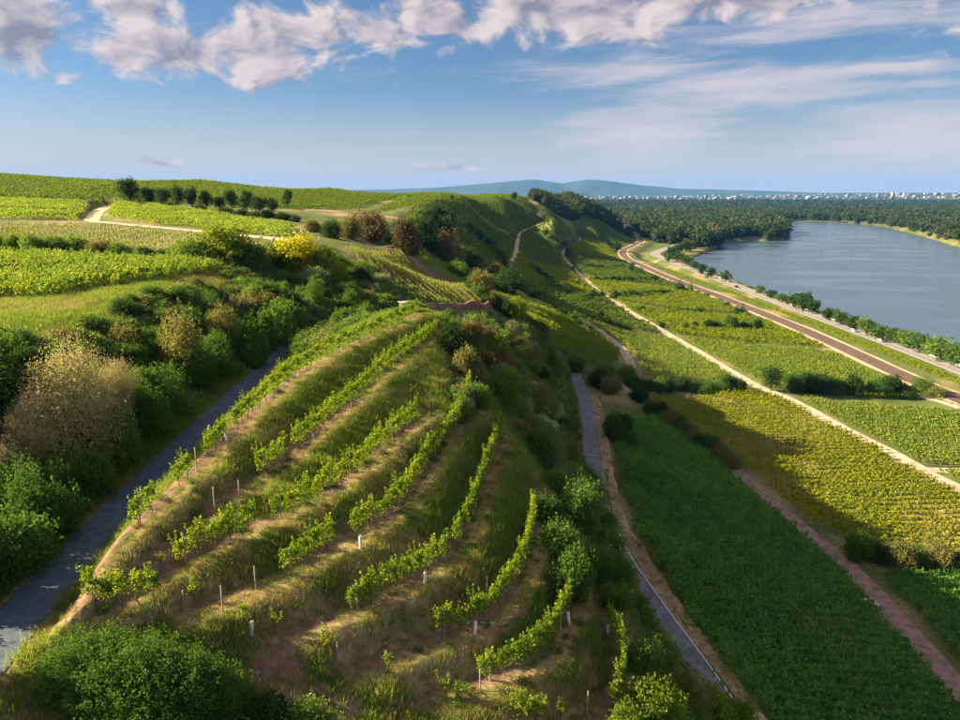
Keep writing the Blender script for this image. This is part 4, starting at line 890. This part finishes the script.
px_plants([(u, v, w, h, 'bush', m) for u, v, w, h, m in [(372, 240, 46, 34, 'rust'), (349, 238, 30, 24, 'olive'), (332, 238, 26, 20, 'dark'), (405, 254, 42, 42, 'rust'), (426, 252, 34, 42, 'dark'), (441, 262, 34, 34, 'rust'), (392, 244, 26, 20, 'dark'), (430, 230, 22, 26, 'dark'), (446, 238, 26, 26, 'dark'), (455, 262, 26, 22, 'olive'), (414, 232, 26, 20, 'mid'), (458, 280, 34, 22, 'mid'), (482, 292, 34, 24, 'olive'), (505, 296, 32, 32, 'dark'), (470, 268, 30, 22, 'dark'), (495, 282, 26, 22, 'rust'), (436, 216, 16, 14, 'dark'), (447, 222, 18, 16, 'dark'), (312, 232, 26, 14, 'olive'), (420, 216, 14, 9, 'mid'), (515, 322, 24, 30, 'bright'), (540, 300, 16, 12, 'mid')]], labs('on the plateau edge round the tilted plot'), 'bushes round the tilted plot')
px_plants([(514, 201, 8, 9, 'fartree', 'dark'), (452, 200, 5, 6, 'fartree', 'dark'), (556, 202, 10, 7, 'fartree', 'dark'), (410, 199, 5, 5, 'fartree', 'dark'), (542, 222, 9, 13, 'fartree', 'silver'), (525, 222, 8, 10, 'fartree', 'silver')], labs('standing alone on the far plateau edge', 'tree'), 'lone trees on the far edge')
px_plants([(228, 183, 5, 6, 'poplar', 'dark'), (234, 183.5, 4, 5, 'poplar', 'dark'), (239, 184, 4, 4, 'poplar', 'dark'), (246, 184, 7, 4, 'fartree', 'dark')], 'tiny dark tree beside the skyline house', 'trees by the skyline house')
# hedges in the valley and on the slope
def hedge(line, n, w, h, mats, label, kind='bush', jit=3.0, seed=0):
    """a hedge: one thing, its bushes are its parts"""
    rg = np.random.default_rng(seed + 900); line = np.array(line, float); t = np.linspace(0, len(line) - 1, n) + rg.normal(size=n) * 0.03
    t = np.clip(t, 0, len(line) - 1); u = np.interp(t, range(len(line)), line[:, 0]); v = np.interp(t, range(len(line)), line[:, 1]) + rg.normal(size=n) * jit * 0.3
    g = G(u, v); g = g[road_clear(g[:, :2], 1.0)]; d = pix(g)[:, 2]
    e = bpy.data.objects.new('hedge', None); COL.objects.link(e); e.location = g[0]
    for p, dep in zip(g, d):
        ww = w * (0.7 + 0.6 * rg.random()) * dep / F_PX; hh = h * (0.65 + 0.7 * rg.random()) * dep / F_PX
        leaf, wood, h0, r0 = BUSH[kind][rg.integers(len(BUSH[kind]))]
        o = add('bush', leaf, e, p - g[0] - [0, 0, 0.05 * hh], rg.random() * 6.28, (ww / 1.9, ww / 1.9, hh / h0))
        o.material_slots[0].link = 'OBJECT'; o.material_slots[0].material = MAT[mats[rg.integers(len(mats))]]
        if kind != 'small': add('stem', wood, o)
    tag(e, label, 'hedge')
hedge([(634, 392), (690, 391), (738, 392)], 15, 19, 14, ['dark', 'green'], 'dark hedge along the top of the golden vineyard, left of the gravel track', seed=1)
hedge([(768, 392), (830, 392), (905, 396)], 11, 26, 20, ['dark', 'green', 'olive'], 'tall mixed hedge running from the gravel track to the railway', seed=2)
px_plants([(771, 391, 22, 26, 'tree', 'dark'), (920, 392, 22, 18, 'bush', 'mid'), (935, 396, 20, 12, 'bush', 'olive')], labs('beside the gravel track crossing', 'plant'), 'plants at the crossing')
hedge([(650, 412), (690, 440), (730, 470), (765, 495), (795, 522)], 34, 28, 19, ['dark', 'green', 'dark', 'olive'], 'long dark hedge along the lower edge of the shaded vineyard', seed=3)
hedge([(812, 534), (850, 556), (900, 566), (960, 570)], 9, 36, 26, ['dark', 'green', 'olive'], 'shaded hedge above the reddish dirt track', seed=4)
px_plants([(612, 440, 30, 34, 'bush', 'green'), (622, 436, 26, 26, 'bush', 'dark'), (632, 448, 24, 20, 'bush', 'green'), (598, 388, 26, 22, 'bush', 'dark'), (612, 392, 24, 20, 'bush', 'olive'), (625, 384, 26, 24, 'bush', 'bright'), (640, 402, 26, 18, 'bush', 'dark'), (575, 372, 26, 20, 'bush', 'mid'), (606, 378, 28, 20, 'bush', 'bright')], labs('beside the upper bend of the asphalt lane'), 'bushes by the lane bend')
hedge([(662, 328), (690, 330), (715, 329)], 6, 9, 8, ['dark', 'green'], 'short dark hedge beside the gravel track in mid valley', seed=5)
hedge([(708, 329), (735, 329), (758, 330)], 7, 11, 11, ['dark', 'green'], 'short dark hedge near the railway in mid valley', seed=6)
hedge([(588, 298), (625, 297), (668, 294)], 28, 10, 6, ['dark', 'green'], 'low dark hedge across the mid valley fields', 'small', 1.0, seed=7)
hedge([(585, 281), (620, 281), (655, 281)], 24, 8, 5, ['dark', 'green'], 'thin low hedge far down the valley', 'small', 0.8, seed=8)
hedge([(588, 268), (625, 268)], 15, 7, 4, ['dark', 'green'], 'low hedge beside the bending railway', 'small', 0.5, seed=9)
hedge([(500, 275), (530, 296), (560, 316), (590, 336)], 28, 12, 8, ['dark', 'green'], 'dark hedge on the slope above the climbing dirt track', 'small', 1.5, seed=10)
hedge([(530, 268), (560, 290), (585, 306)], 22, 9, 6, ['dark', 'green'], 'thin dark hedge running down the mid slope', 'small', 1.0, seed=11)
hedge([(545, 235), (565, 248), (572, 258)], 8, 8, 5, ['dark'], 'small dark hedge on the far slope', 'small', 0.8, seed=12)
hedge([(470, 232), (495, 250), (505, 268)], 12, 12, 8, ['dark', 'green'], 'dark hedge under the plateau edge', 'small', 1.5, seed=13)
hedge([(470, 290), (510, 318), (545, 340)], 12, 18, 14, ['dark', 'green', 'rust', 'olive'], 'mixed brown and green hedge by the sunlit vineyard strip', seed=14)
hedge([(600, 310), (655, 312), (700, 311)], 16, 8, 5, ['dark', 'green'], 'thin hedge crossing the bright valley vineyard', 'small', 0.6, seed=18)
hedge([(545, 282), (575, 300), (600, 318), (628, 333)], 20, 10, 6, ['dark', 'green'], 'hedge line stepping down the slope towards the gravel track', 'small', 0.8, seed=19)
hedge([(690, 293), (720, 303), (735, 312), (745, 318)], 7, 9, 8, ['dark', 'mid'], 'broken line of round bushes on the railway bank', 'small', 0.6, seed=15)
px_plants([(617, 252, 11, 12, 'fartree', 'dark'), (679, 291, 12, 10, 'small', 'dark'), (640, 275, 10, 8, 'small', 'dark'), (631, 272, 7, 9, 'fartree', 'dark'), (573, 272, 5, 6, 'fartree', 'dark')], labs('beside the far railway bend', 'plant'), 'plants beside the railway bend')
# river bank
px_plants([(u, v, w, h, 'fartree', m) for u, v, w, h, m in [(958, 366, 34, 24, 'green'), (940, 360, 34, 26, 'mid'), (922, 353, 26, 20, 'green'), (908, 348, 24, 20, 'mid'), (895, 343, 20, 17, 'green'), (880, 340, 22, 16, 'green'), (866, 335, 24, 18, 'mid'), (852, 329, 18, 14, 'dark'), (840, 325, 16, 14, 'green'), (828, 320, 16, 13, 'dark'), (813, 314, 16, 15, 'dark'), (803, 311, 18, 20, 'dark'), (793, 307, 16, 16, 'dark'), (782, 302, 14, 9, 'green'), (771, 298, 14, 9, 'dark'), (760, 293, 13, 8, 'green'), (725, 282, 11, 13, 'dark'), (711, 278, 12, 11, 'dark'), (702, 274, 11, 11, 'dark'), (694, 270, 11, 10, 'dark'), (686, 266, 12, 12, 'dark'), (678, 262, 13, 12, 'dark'), (672, 258, 14, 12, 'dark'), (678, 255, 14, 12, 'far'), (686, 252, 14, 11, 'dark'), (694, 249, 13, 10, 'far'), (700, 246, 12, 9, 'far'), (668, 262, 10, 9, 'green')]], labs('on the river bank beside the highway', 'tree'), 'trees on the river bank')
px_plants([(808, 312, 9, 22, 'poplar', 'dark'), (836, 323, 10, 16, 'poplar', 'green'), (900, 346, 10, 18, 'poplar', 'mid')], 'slender tree rising from the river bank growth', 'slender river bank trees')
# ------------------------------------------------------------------ grass, scrub and weeds
def tuft(name, nb, h, w, spread, mat, seed):
    rg = np.random.default_rng(seed); v = []; f = []
    for i in range(nb):
        b = rg.normal(size=2) * spread * 0.5; a = rg.random() * 6.283; hh = h * (0.55 + 0.6 * rg.random()); ln = rg.normal(size=2) * hh * 0.35
        d = np.array([math.cos(a), math.sin(a)]) * w * 0.5; k = len(v)
        v += [(b[0] - d[0], b[1] - d[1], -0.05), (b[0] + d[0], b[1] + d[1], -0.05), (b[0] + ln[0] + d[0] * 0.3, b[1] + ln[1] + d[1] * 0.3, hh), (b[0] + ln[0] - d[0] * 0.3, b[1] + ln[1] - d[1] * 0.3, hh)]
        f.append([k, k + 1, k + 2, k + 3])
    return mesh(name, v, f, [MAT[mat]])
PR_GRASS = protos('grass_tufts', [tuft('grass_tuft', 16, 0.42, 0.035, 0.42, 'grass', 600 + i) for i in range(4)])
PR_DRY = protos('dry_grass_tufts', [tuft('dry_tuft', 16, 0.40, 0.028, 0.40, 'drygrass', 610 + i) for i in range(4)])
def small_scrub(seed, mat, leaf=0.16):
    rg = np.random.default_rng(seed); p = crown_points(bush_lobes(rg, 0.8, 5, 0.6), 60, 7, 0.12, rg); v, f = leaf_quads(p, leaf, rg, 0.2); return mesh('scrub', v, f, [MAT[mat]])
PR_SCRUB = protos('scrub_plants', [small_scrub(620 + i, m) for i, m in enumerate(['green', 'mid', 'olive', 'green', 'mid', 'silver'])])
PR_UMBEL = protos('umbel_plants', [tuft('umbel_stalk', 10, 0.9, 0.03, 0.3, 'grass', 630), ])
def knoll_grass():
    rg = np.random.default_rng(40); n = 118000
    xy = np.c_[-33 + 50 * rg.random(n), 22 + 92 * rg.random(n)]
    xy = xy[inside(xy, np.array([(-31, 22), (-24, 22), (14, 22), (14, 60), (8, 78), (4, 100), (-8, 112), (-30, 112)]))]
    xy = xy[road_clear(xy, 0.12)]; z = H(xy); soil, dry = ground_zones(xy, z)
    keep = rg.random(len(xy)) > soil * 0.93; xy, z, dry = xy[keep], z[keep], dry[keep]
    tz, w, D, S, k = terrace(xy)
    isdry = rg.random(len(xy)) < np.clip(dry * 0.55 + 0.03, 0, 0.85)
    bank = np.clip(D.min(0) / 1.6, 0.45, 1.0); sc = bank * (0.55 + 0.75 * rg.random(len(xy))) * (0.75 + 0.5 * vnoise(xy, 0.3, 9))
    rot = rg.random(len(xy)) * 6.283
    stuff('grass', 'long green grass on the terrace banks', 'grass', np.c_[xy, z][~isdry], rot[~isdry], sc[~isdry], PR_GRASS, 1)
    stuff('dry_grass', 'dry straw-coloured grass on the terrace edges', 'grass', np.c_[xy, z][isdry], rot[isdry], sc[isdry], PR_DRY, 2)
knoll_grass()
def cover(name, label, cat, poly, n, smin, smax, coll, seed, clear=0.2, cut=None):
    rg = np.random.default_rng(seed); poly = np.asarray(poly, float)[:, :2]; lo, hi = poly.min(0), poly.max(0)
    xy = lo + (hi - lo) * rg.random((n, 2)); xy = xy[inside(xy, poly)]; xy = xy[road_clear(xy, clear)]
    if cut is not None: xy = xy[vnoise(xy, 0.12, seed) > cut]
    sc = smin + (smax - smin) * rg.random(len(xy)); stuff(name, label, cat, np.c_[xy, H(xy)], rg.random(len(xy)) * 6.283, sc, coll, seed)
slope_poly = te + [(9, 26), (15, 26)] + lane + [(12, 185), (4, 150), (-2, 128), (-9, 112)]
cover('undergrowth', 'tangled green undergrowth on the steep slope', 'undergrowth', slope_poly, 3600, 0.6, 1.3, PR_SCRUB, 51, 1.0)
cover('undergrowth', 'leafy undergrowth on the wooded bank', 'undergrowth', [(x + 0.3, y) for x, y in ra] + [(x - 13, y) for x, y in ra[::-1]], 4200, 0.6, 1.4, PR_SCRUB, 52, 0.9)
cover('undergrowth', 'green undergrowth behind the top terrace', 'undergrowth', [(-29, 104), (-21, 84), (-14, 97), (-4, 100), (-2, 112), (-10, 128), (-14, 140), (-24, 155), (-42, 150), (-44, 120)], 3600, 0.8, 1.8, PR_SCRUB, 53, 0.5)
cover('undergrowth', 'sunlit undergrowth below the red earth wall', 'undergrowth', GP([(436, 322), (480, 320), (520, 315), (560, 338), (600, 374), (560, 374), (500, 352), (446, 340)]), 1500, 0.7, 1.6, PR_SCRUB, 57, 0.8)
cover('weeds', 'leafy weeds scattered over the terrace banks', 'weeds', [(-25, 27), (-4, 27), (10, 34), (10, 46), (5, 64), (-4, 88), (-12, 96), (-21, 60), (-24, 40)], 1300, 0.16, 0.5, PR_SCRUB, 58, 0.3, 0.42)
cover('verge_grass', 'straw-coloured grass along the plateau edge', 'grass', [(x - 12, y) for x, y in ra] + [(-52, 125), (-62, 90), (-62, 40), (-45, 28)], 26000, 0.7, 1.5, PR_DRY, 54, 0.3, 0.42)
cover('verge_grass', 'green grass along the plateau edge', 'grass', [(x - 12, y) for x, y in ra] + [(-52, 125), (-62, 90), (-62, 40), (-45, 28)], 26000, 0.7, 1.5, PR_GRASS, 55, 0.3)
cover('lane_grass', 'dry grass beside the asphalt lane', 'grass', [(x + 1.9, y) for x, y in ROAD_LOWER[2:70, :2]] + [(x + 4.6, y) for x, y in ROAD_LOWER[2:70, :2][::-1]], 9000, 0.6, 1.2, PR_DRY, 56, 0.05)
def trellis_posts():
    poly = GP([(-60, 240), (60, 246), (200, 254), (285, 256), (280, 243), (150, 231), (60, 227), (-60, 227)]); a = R(100); d = np.array([math.cos(a), math.sin(a)]); nr = np.array([-d[1], d[0]])
    s, t = poly @ d, poly @ nr; S, T = np.meshgrid(np.arange(s.min(), s.max(), 2.6), np.arange(t.min(), t.max(), 3.2)); xy = S.reshape(-1, 1) * d + T.reshape(-1, 1) * nr
    xy = xy[inside(xy, poly)]; xy = xy[road_clear(xy, 1.0)]
    b = MB(); b.tube([(0, 0, -0.2), (0, 0, 1.0), (0, 0, 2.0)], [0.075, 0.075, 0.075], 4, False); me = b.me('trellis_post', [plain('pale stake wood', (0.55, 0.50, 0.42), 0.7)])
    stuff('trellis_posts', 'pale trellis stakes of the young plateau vineyard', 'stakes', np.c_[xy, H(xy)], np.zeros(len(xy)), np.ones(len(xy)), protos('trellis_stakes', [me]), 9)
trellis_posts()
# ------------------------------------------------------------------ far woods
def crown_mesh(seed, mat, leaf=0.30, n=70):
    rg = np.random.default_rng(seed); p = crown_points(bush_lobes(rg, 1.9, 7, 0.45, True), n, 6, 0.16, rg); v, f = leaf_quads(p, leaf, rg, 0.1); return mesh('wood_crown', v, f, [MAT[mat]])
PR_WOOD = protos('wood_trees', [crown_mesh(700 + i, m) for i, m in enumerate(['far', 'far', 'farolive', 'far'])])
PR_WILLOW = protos('willow_trees', [crown_mesh(710 + i, m) for i, m in enumerate(['farolive', 'farolive', 'far'])])
def wood(name, label, poly, n, smin, smax, coll, seed, clear=6.0, river=True):
    rg = np.random.default_rng(seed); poly = np.asarray(poly, float)[:, :2]; lo, hi = poly.min(0), poly.max(0)
    xy = lo + (hi - lo) * rg.random((n, 2)); xy = xy[inside(xy, poly)]
    if river: xy = xy[~inside(xy, SHORE)]
    xy = xy[road_clear(xy, clear)]; z = H(xy); k = z > 0.3; xy, z = xy[k], z[k]
    s = (smin + (smax - smin) * rg.random(len(xy))) * (0.75 + 0.5 * vnoise(xy, 0.006, seed)); stuff(name, label, 'wood', np.c_[xy, z - 0.3], rg.random(len(xy)) * 6.283, np.c_[s * 0.95, s * 0.95, s], coll, seed)
def PP(pts, z=6): return np.array([P(u, v, z) for u, v in pts])
wood('wood', 'dark wood covering the end of the spur', [(74, 1010), (112, 1000), (150, 1060), (200, 1115), (236, 1170), (252, 1290), (240, 1480), (150, 1480), (90, 1300)], 2600, 4.0, 7.5, PR_WOOD, 71, 4)
wood('wood', 'riverside wood on the tongue of land', PP([(612, 238), (632, 240.5), (668, 243), (705, 247), (732, 241), (760, 239.5), (786, 238.5), (787, 230), (782, 224), (776, 221), (720, 213), (640, 211), (598, 213)]), 5200, 7, 13, PR_WOOD, 72)
wood('wood', 'pale willow fringe along the water', PP([(690, 246.5), (730, 241), (760, 239.8), (788, 238.5), (788, 235.5), (745, 237.5), (700, 243.5)]), 420, 6, 9, PR_WILLOW, 73, 3)
wood('wood', 'wood on the far bank of the river', [tuple(p[:2]) for p in SHORE[15:23]] + [(1700, 900), (2300, 2500), (1600, 3300), (700, 3300)], 6500, 7, 12, PR_WOOD, 74)
wood('wood', 'willow fringe on the far river bank', [tuple(p[:2]) for p in SHORE[17:23]] + [(x + 45, y + 30) for x, y in SHORE[17:23][::-1, :2]], 420, 5, 9, PR_WILLOW, 75)
wood('wood', 'far woodland belt across the plain', [(300, 2300), (900, 2500), (2600, 2600), (4200, 5200), (3800, 6400), (-300, 5600), (-100, 3600), (160, 2500)], 5200, 7, 14, PR_WOOD, 76)
# ------------------------------------------------------------------ distant town
def town():
    rg = np.random.default_rng(90); wh = [plain('pale town walls', (0.24, 0.235, 0.23), 0.8, 0.5, 0.004), plain('town roofs', (0.33, 0.20, 0.16), 0.8)]
    b = MB(); bs = []
    for i in range(260):
        u = 540 + 470 * rg.random() ** 0.8; y = 7200 + 4200 * rg.random(); x = (u - 480) / F_PX * y
        bs.append((x, y, 16 + 60 * rg.random() ** 2.5, 10 + 14 * rg.random() ** 2, rg.random() * 0.4))
    for (x, y, w, h, a), z in zip(bs, H(np.array(bs)[:, :2])): b.box((x, y, z + h * 0.5 - 2), (w, 20, h), a)
    o = add('town', b.me('town', [wh[0]])); o['kind'] = 'stuff'; o['label'] = 'pale scattered buildings of the distant town'; o['category'] = 'town'
    for i, (u, h, w) in enumerate([(882, 70, 26), (893, 52, 20), (868, 44, 30), (838, 40, 22), (925, 40, 60), (905, 34, 70), (945, 34, 90), (700, 40, 34), (672, 32, 60), (730, 26, 90), (622, 26, 46), (584, 24, 50), (802, 30, 90)]):
        y = 7600 + 300 * (i % 5); m = MB(); x = (u - 480) / F_PX * y
        m.box((0, 0, h / 2), (w, 24, h)); m.box((0, 0, h + 1.5), (w * 0.5, 12, 3))
        e = add('town_building', m.me('town_building', [wh[0]]), None, (x, y, H(np.array([[x, y]]))[0] - 1))
        tag(e, ('tall pale tower block on the distant skyline' if h > 45 else 'long pale building in the distant town'), 'building', 'towers of the distant town' if h > 45 else 'buildings of the distant town')
town()
# ------------------------------------------------------------------ cars on the highway
def car_meshes(col):
    body = plain('car paint ' + col[0], col[1], 0.3, metal=0.2)
    prof = [(-2.15, 0.35), (-2.2, 0.75), (-1.9, 0.95), (-1.35, 1.0), (-0.95, 1.42), (0.75, 1.45), (1.55, 1.0), (2.1, 0.92), (2.2, 0.6), (2.15, 0.35)]
    n = len(prof); v = [(x, s * (0.86 if z < 1.05 else 0.68), z) for s in (-1, 1) for x, z in prof]; f = [[i, i + 1, n + i + 1, n + i] for i in range(n - 1)] + [[n - 1, 0, n, 2 * n - 1]]
    for o in (0, n): f += [[o, o + 1, o + 8, o + 9], [o + 1, o + 2, o + 7, o + 8], [o + 2, o + 3, o + 6, o + 7], [o + 3, o + 4, o + 5, o + 6]]
    bm = mesh('car_body', v, f, [body])
    g = MB()
    for s in (-1, 1): g.raw([(-1.2, s * 0.80, 1.03), (1.35, s * 0.80, 1.03), (0.72, s * 0.70, 1.37), (-0.88, s * 0.70, 1.37)], [[0, 1, 2, 3]])
    g.raw([(1.5, -0.62, 1.06), (1.5, 0.62, 1.06), (0.83, 0.58, 1.43), (0.83, -0.58, 1.43)], [[0, 1, 2, 3]]); g.raw([(-1.36, -0.62, 1.06), (-1.36, 0.62, 1.06), (-1.02, 0.58, 1.40), (-1.02, -0.58, 1.40)], [[0, 1, 2, 3]])
    return bm, g.me('car_windows', [GLASS])
GLASS = plain('car glass', (0.02, 0.025, 0.03), 0.1)
TYRE = plain('tyre rubber', (0.02, 0.02, 0.02), 0.8)
wb = MB(); wb.tube([(0, -0.11, 0), (0, 0.11, 0)], [0.33, 0.33], 10, False); wb.tube([(0, -0.112, 0), (0, -0.10, 0)], [0.2, 0.2], 6); wb.tube([(0, 0.10, 0), (0, 0.112, 0)], [0.2, 0.2], 6); WHEEL = wb.me('wheel', [TYRE])
lampm = MB(); lampm.box((0, 0, 0), (0.06, 0.32, 0.13)); LAMP = lampm.me('headlight', [MAT['white']])
PAINT = {'white': ('white', (0.80, 0.80, 0.80)), 'silver': ('silver', (0.50, 0.51, 0.53)), 'dark grey': ('dark grey', (0.06, 0.065, 0.07)), 'black': ('black', (0.02, 0.02, 0.022)), 'red': ('red', (0.3, 0.03, 0.02))}
CARM = {k: car_meshes(v) for k, v in PAINT.items()}
hs = np.r_[0, np.cumsum(np.hypot(*np.diff(HIGHWAY[:, :2], axis=0).T))]
seen = {}
for u, v, colr, lane_ in [(949, 367, 'silver', 1), (921, 357, 'white', 1), (877, 341, 'white', -1), (847, 331, 'white', -1), (836, 327, 'dark grey', 1), (819, 320, 'white', 1), (746, 292, 'white', 1), (735, 287, 'black', -1), (712, 278, 'silver', 1), (700, 273, 'dark grey', -1), (662, 258.5, 'white', 1)]:
    p = P(u, v, 5.6); d_, s_, z_, arc = poly_near(p[None, :2], HIGHWAY); a = arc[0]
    q = np.array([np.interp(a, hs, HIGHWAY[:, k]) for k in range(3)]); q2 = np.array([np.interp(a + 2, hs, HIGHWAY[:, k]) for k in range(3)])
    t = (q2 - q)[:2]; t /= np.hypot(*t); nrm = np.array([t[1], -t[0]]); pos = q[:2] + nrm * 2.4 * lane_
    e = bpy.data.objects.new('car', None); COL.objects.link(e); e.location = (pos[0], pos[1], H(pos[None])[0] + 0.155); e.rotation_euler[2] = math.atan2(t[1], t[0]) + (0 if lane_ > 0 else math.pi)
    add('body', CARM[colr][0], e); add('window', CARM[colr][1], e)
    for wx in (-1.35, 1.35):
        for wy in (-0.78, 0.78): add('wheel', WHEEL, e, (wx, wy, 0.33))
    for wy in (-0.6, 0.6): add('headlight', LAMP, e, (2.17, wy, 0.68))
    tag(e, '%s car driving %s on the riverside highway' % (colr, 'away down the valley' if lane_ > 0 else 'towards the near end of the valley'), 'car', '%s cars %s' % (colr, 'heading away' if lane_ > 0 else 'heading near'))
# ------------------------------------------------------------------ small things
def pole(u, v, h, label):
    p = G(u, v)[0]; e = bpy.data.objects.new('utility_pole', None); COL.objects.link(e); e.location = p
    b = MB(); b.tube([(0, 0, -0.3), (0, 0, h * 0.5), (0, 0, h)], [0.22, 0.19, 0.15], 6); add('pole', b.me('pole', [MAT['wood']]), e)
    b = MB(); b.box((0, 0, h - 0.7), (2.6, 0.16, 0.18)); add('crossarm', b.me('crossarm', [MAT['wood']]), e); tag(e, label, 'utility pole')
pole(98, 178.2, 11, 'tall utility pole on the skyline of the vineyard plateau')
pole(319, 190.6, 5, 'small utility pole where the skyline falls to the hills')
def house():
    p = G(252, 184.6)[0]; e = bpy.data.objects.new('house', None); COL.objects.link(e); e.location = p
    b = MB(); b.box((0, 0, 1.6), (7, 5, 3.6)); add('wall', b.me('wall', [plain('house wall', (0.55, 0.5, 0.44), 0.8)]), e)
    m = mesh('roof', [(-3.8, -2.8, 3.4), (3.8, -2.8, 3.4), (3.8, 2.8, 3.4), (-3.8, 2.8, 3.4), (-3.8, 0, 5.6), (3.8, 0, 5.6)], [[0, 1, 5, 4], [3, 4, 5, 2], [0, 4, 3, 3], [1, 2, 5, 5]][:2], [plain('red roof tiles', (0.32, 0.09, 0.06), 0.8)])
    add('roof', m, e)
    for x in (-1.8, 1.8):
        b = MB(); b.box((x, -2.52, 1.7), (1.0, 0.1, 1.2)); add('window', b.me('window', [GLASS]), e)
    tag(e, 'tiny house with a red roof on the skyline', 'house')
house()
def shed():
    p = G(407, 313)[0]; e = bpy.data.objects.new('shed', None); COL.objects.link(e); e.location = p; e.rotation_euler[2] = 0.5
    b = MB(); b.box((0, 0, 0.6), (1.6, 1.4, 1.6)); w = add('wall', b.me('wall', [plain('dark boards', (0.10, 0.075, 0.06), 0.8, 0.3, 3)]), e)
    b = MB(); b.box((0, 0, 1.45), (1.9, 1.7, 0.1)); add('roof', b.me('roof', [plain('pale sheet roof', (0.22, 0.21, 0.2), 0.6)]), e)
    b = MB(); b.box((0.2, -0.73, 0.55), (0.6, 0.06, 1.2)); add('door', b.me('door', [MAT['wood']]), e)
    tag(e, 'small dark shed with a pale flat roof at the end of the top terrace', 'shed')
shed()
def wall():
    px_ = [(424, 309), (445, 308), (470, 307), (490, 305), (506, 304)]; g = G([a for a, _ in px_], [b for _, b in px_]); g = catmull(g, 1.0); z = H(g[:, :2]); k = len(g); v = []; f = []
    hgt = 2.2 * np.sin(np.linspace(0.25, 2.9, k)) ** 0.5
    t = np.gradient(g[:, :2], axis=0); t /= np.linalg.norm(t, axis=1)[:, None]; nr = np.c_[t[:, 1], -t[:, 0]]
    rg = np.random.default_rng(3)
    for i in range(k):
        for off, zz in ((1.2, -1.6), (0.9, -0.5), (0.55, 0.25), (0.3, 0.75), (-0.4, 0.85), (-1.4, 0.2)):
            o = off + rg.normal() * 0.12; v.append((g[i, 0] + nr[i, 0] * o, g[i, 1] + nr[i, 1] * o, z[i] + zz * hgt[i] * 0.75 + rg.normal() * 0.06))
    for i in range(k - 1):
        for j in range(5): f.append([i * 6 + j, i * 6 + j + 1, (i + 1) * 6 + j + 1, (i + 1) * 6 + j])
    tag(add('earth_wall', mesh('earth_wall', v, f, [MAT['soil']])), 'bare red earth wall below the tilted plot', 'earth wall')
wall()
p = G(300, 264)[0]; b = MB(); b.tube([(0, 0, -0.3), (0, 0, 3.0), (0.05, 0, 6.0)], [0.14, 0.13, 0.12], 6); b.tube([(0, 0, 4.2), (1.2, 0, 0.2)], [0.07, 0.07], 6)
tag(add('pale_post', b.me('pale_post', [plain('pale wood', (0.55, 0.47, 0.36), 0.7)]), None, p), 'pale braced wooden post among the yellow-blossomed trees', 'post')
p = G(868, 603)[0]; b = MB()
for i in range(5): b.box((0.5 * i - 1, 0.2 * math.sin(i * 2), 0.16 + 0.05 * math.sin(i * 3)), (0.55, 0.8, 0.25), 0.3 * i)
tag(add('white_sheeting', b.me('white_sheeting', [MAT['white']]), None, p, -0.8), 'crumpled white sheeting beside the reddish dirt track', 'sheeting')
# ------------------------------------------------------------------ air
def haze():
    m = bpy.data.materials.new('haze air'); m.use_nodes = True; t = m.node_tree
    for n in list(t.nodes):
        if n.type == 'BSDF_PRINCIPLED': t.nodes.remove(n)
    vol = t.nodes.new('ShaderNodeVolumePrincipled'); vol.inputs['Color'].default_value = (0.08, 0.36, 1.0, 1); vol.inputs['Density'].default_value = HAZE
    t.links.new(vol.outputs[0], t.nodes['Material Output'].inputs['Volume'])
    b = MB(); b.box((0, 0, 206), (35800, 35800, 424)); o = add('haze', b.me('haze', [m])); o['kind'] = 'stuff'; o['label'] = 'pale blue haze over the plain'; o['category'] = 'haze'
HAZE = 3.0e-5
haze()
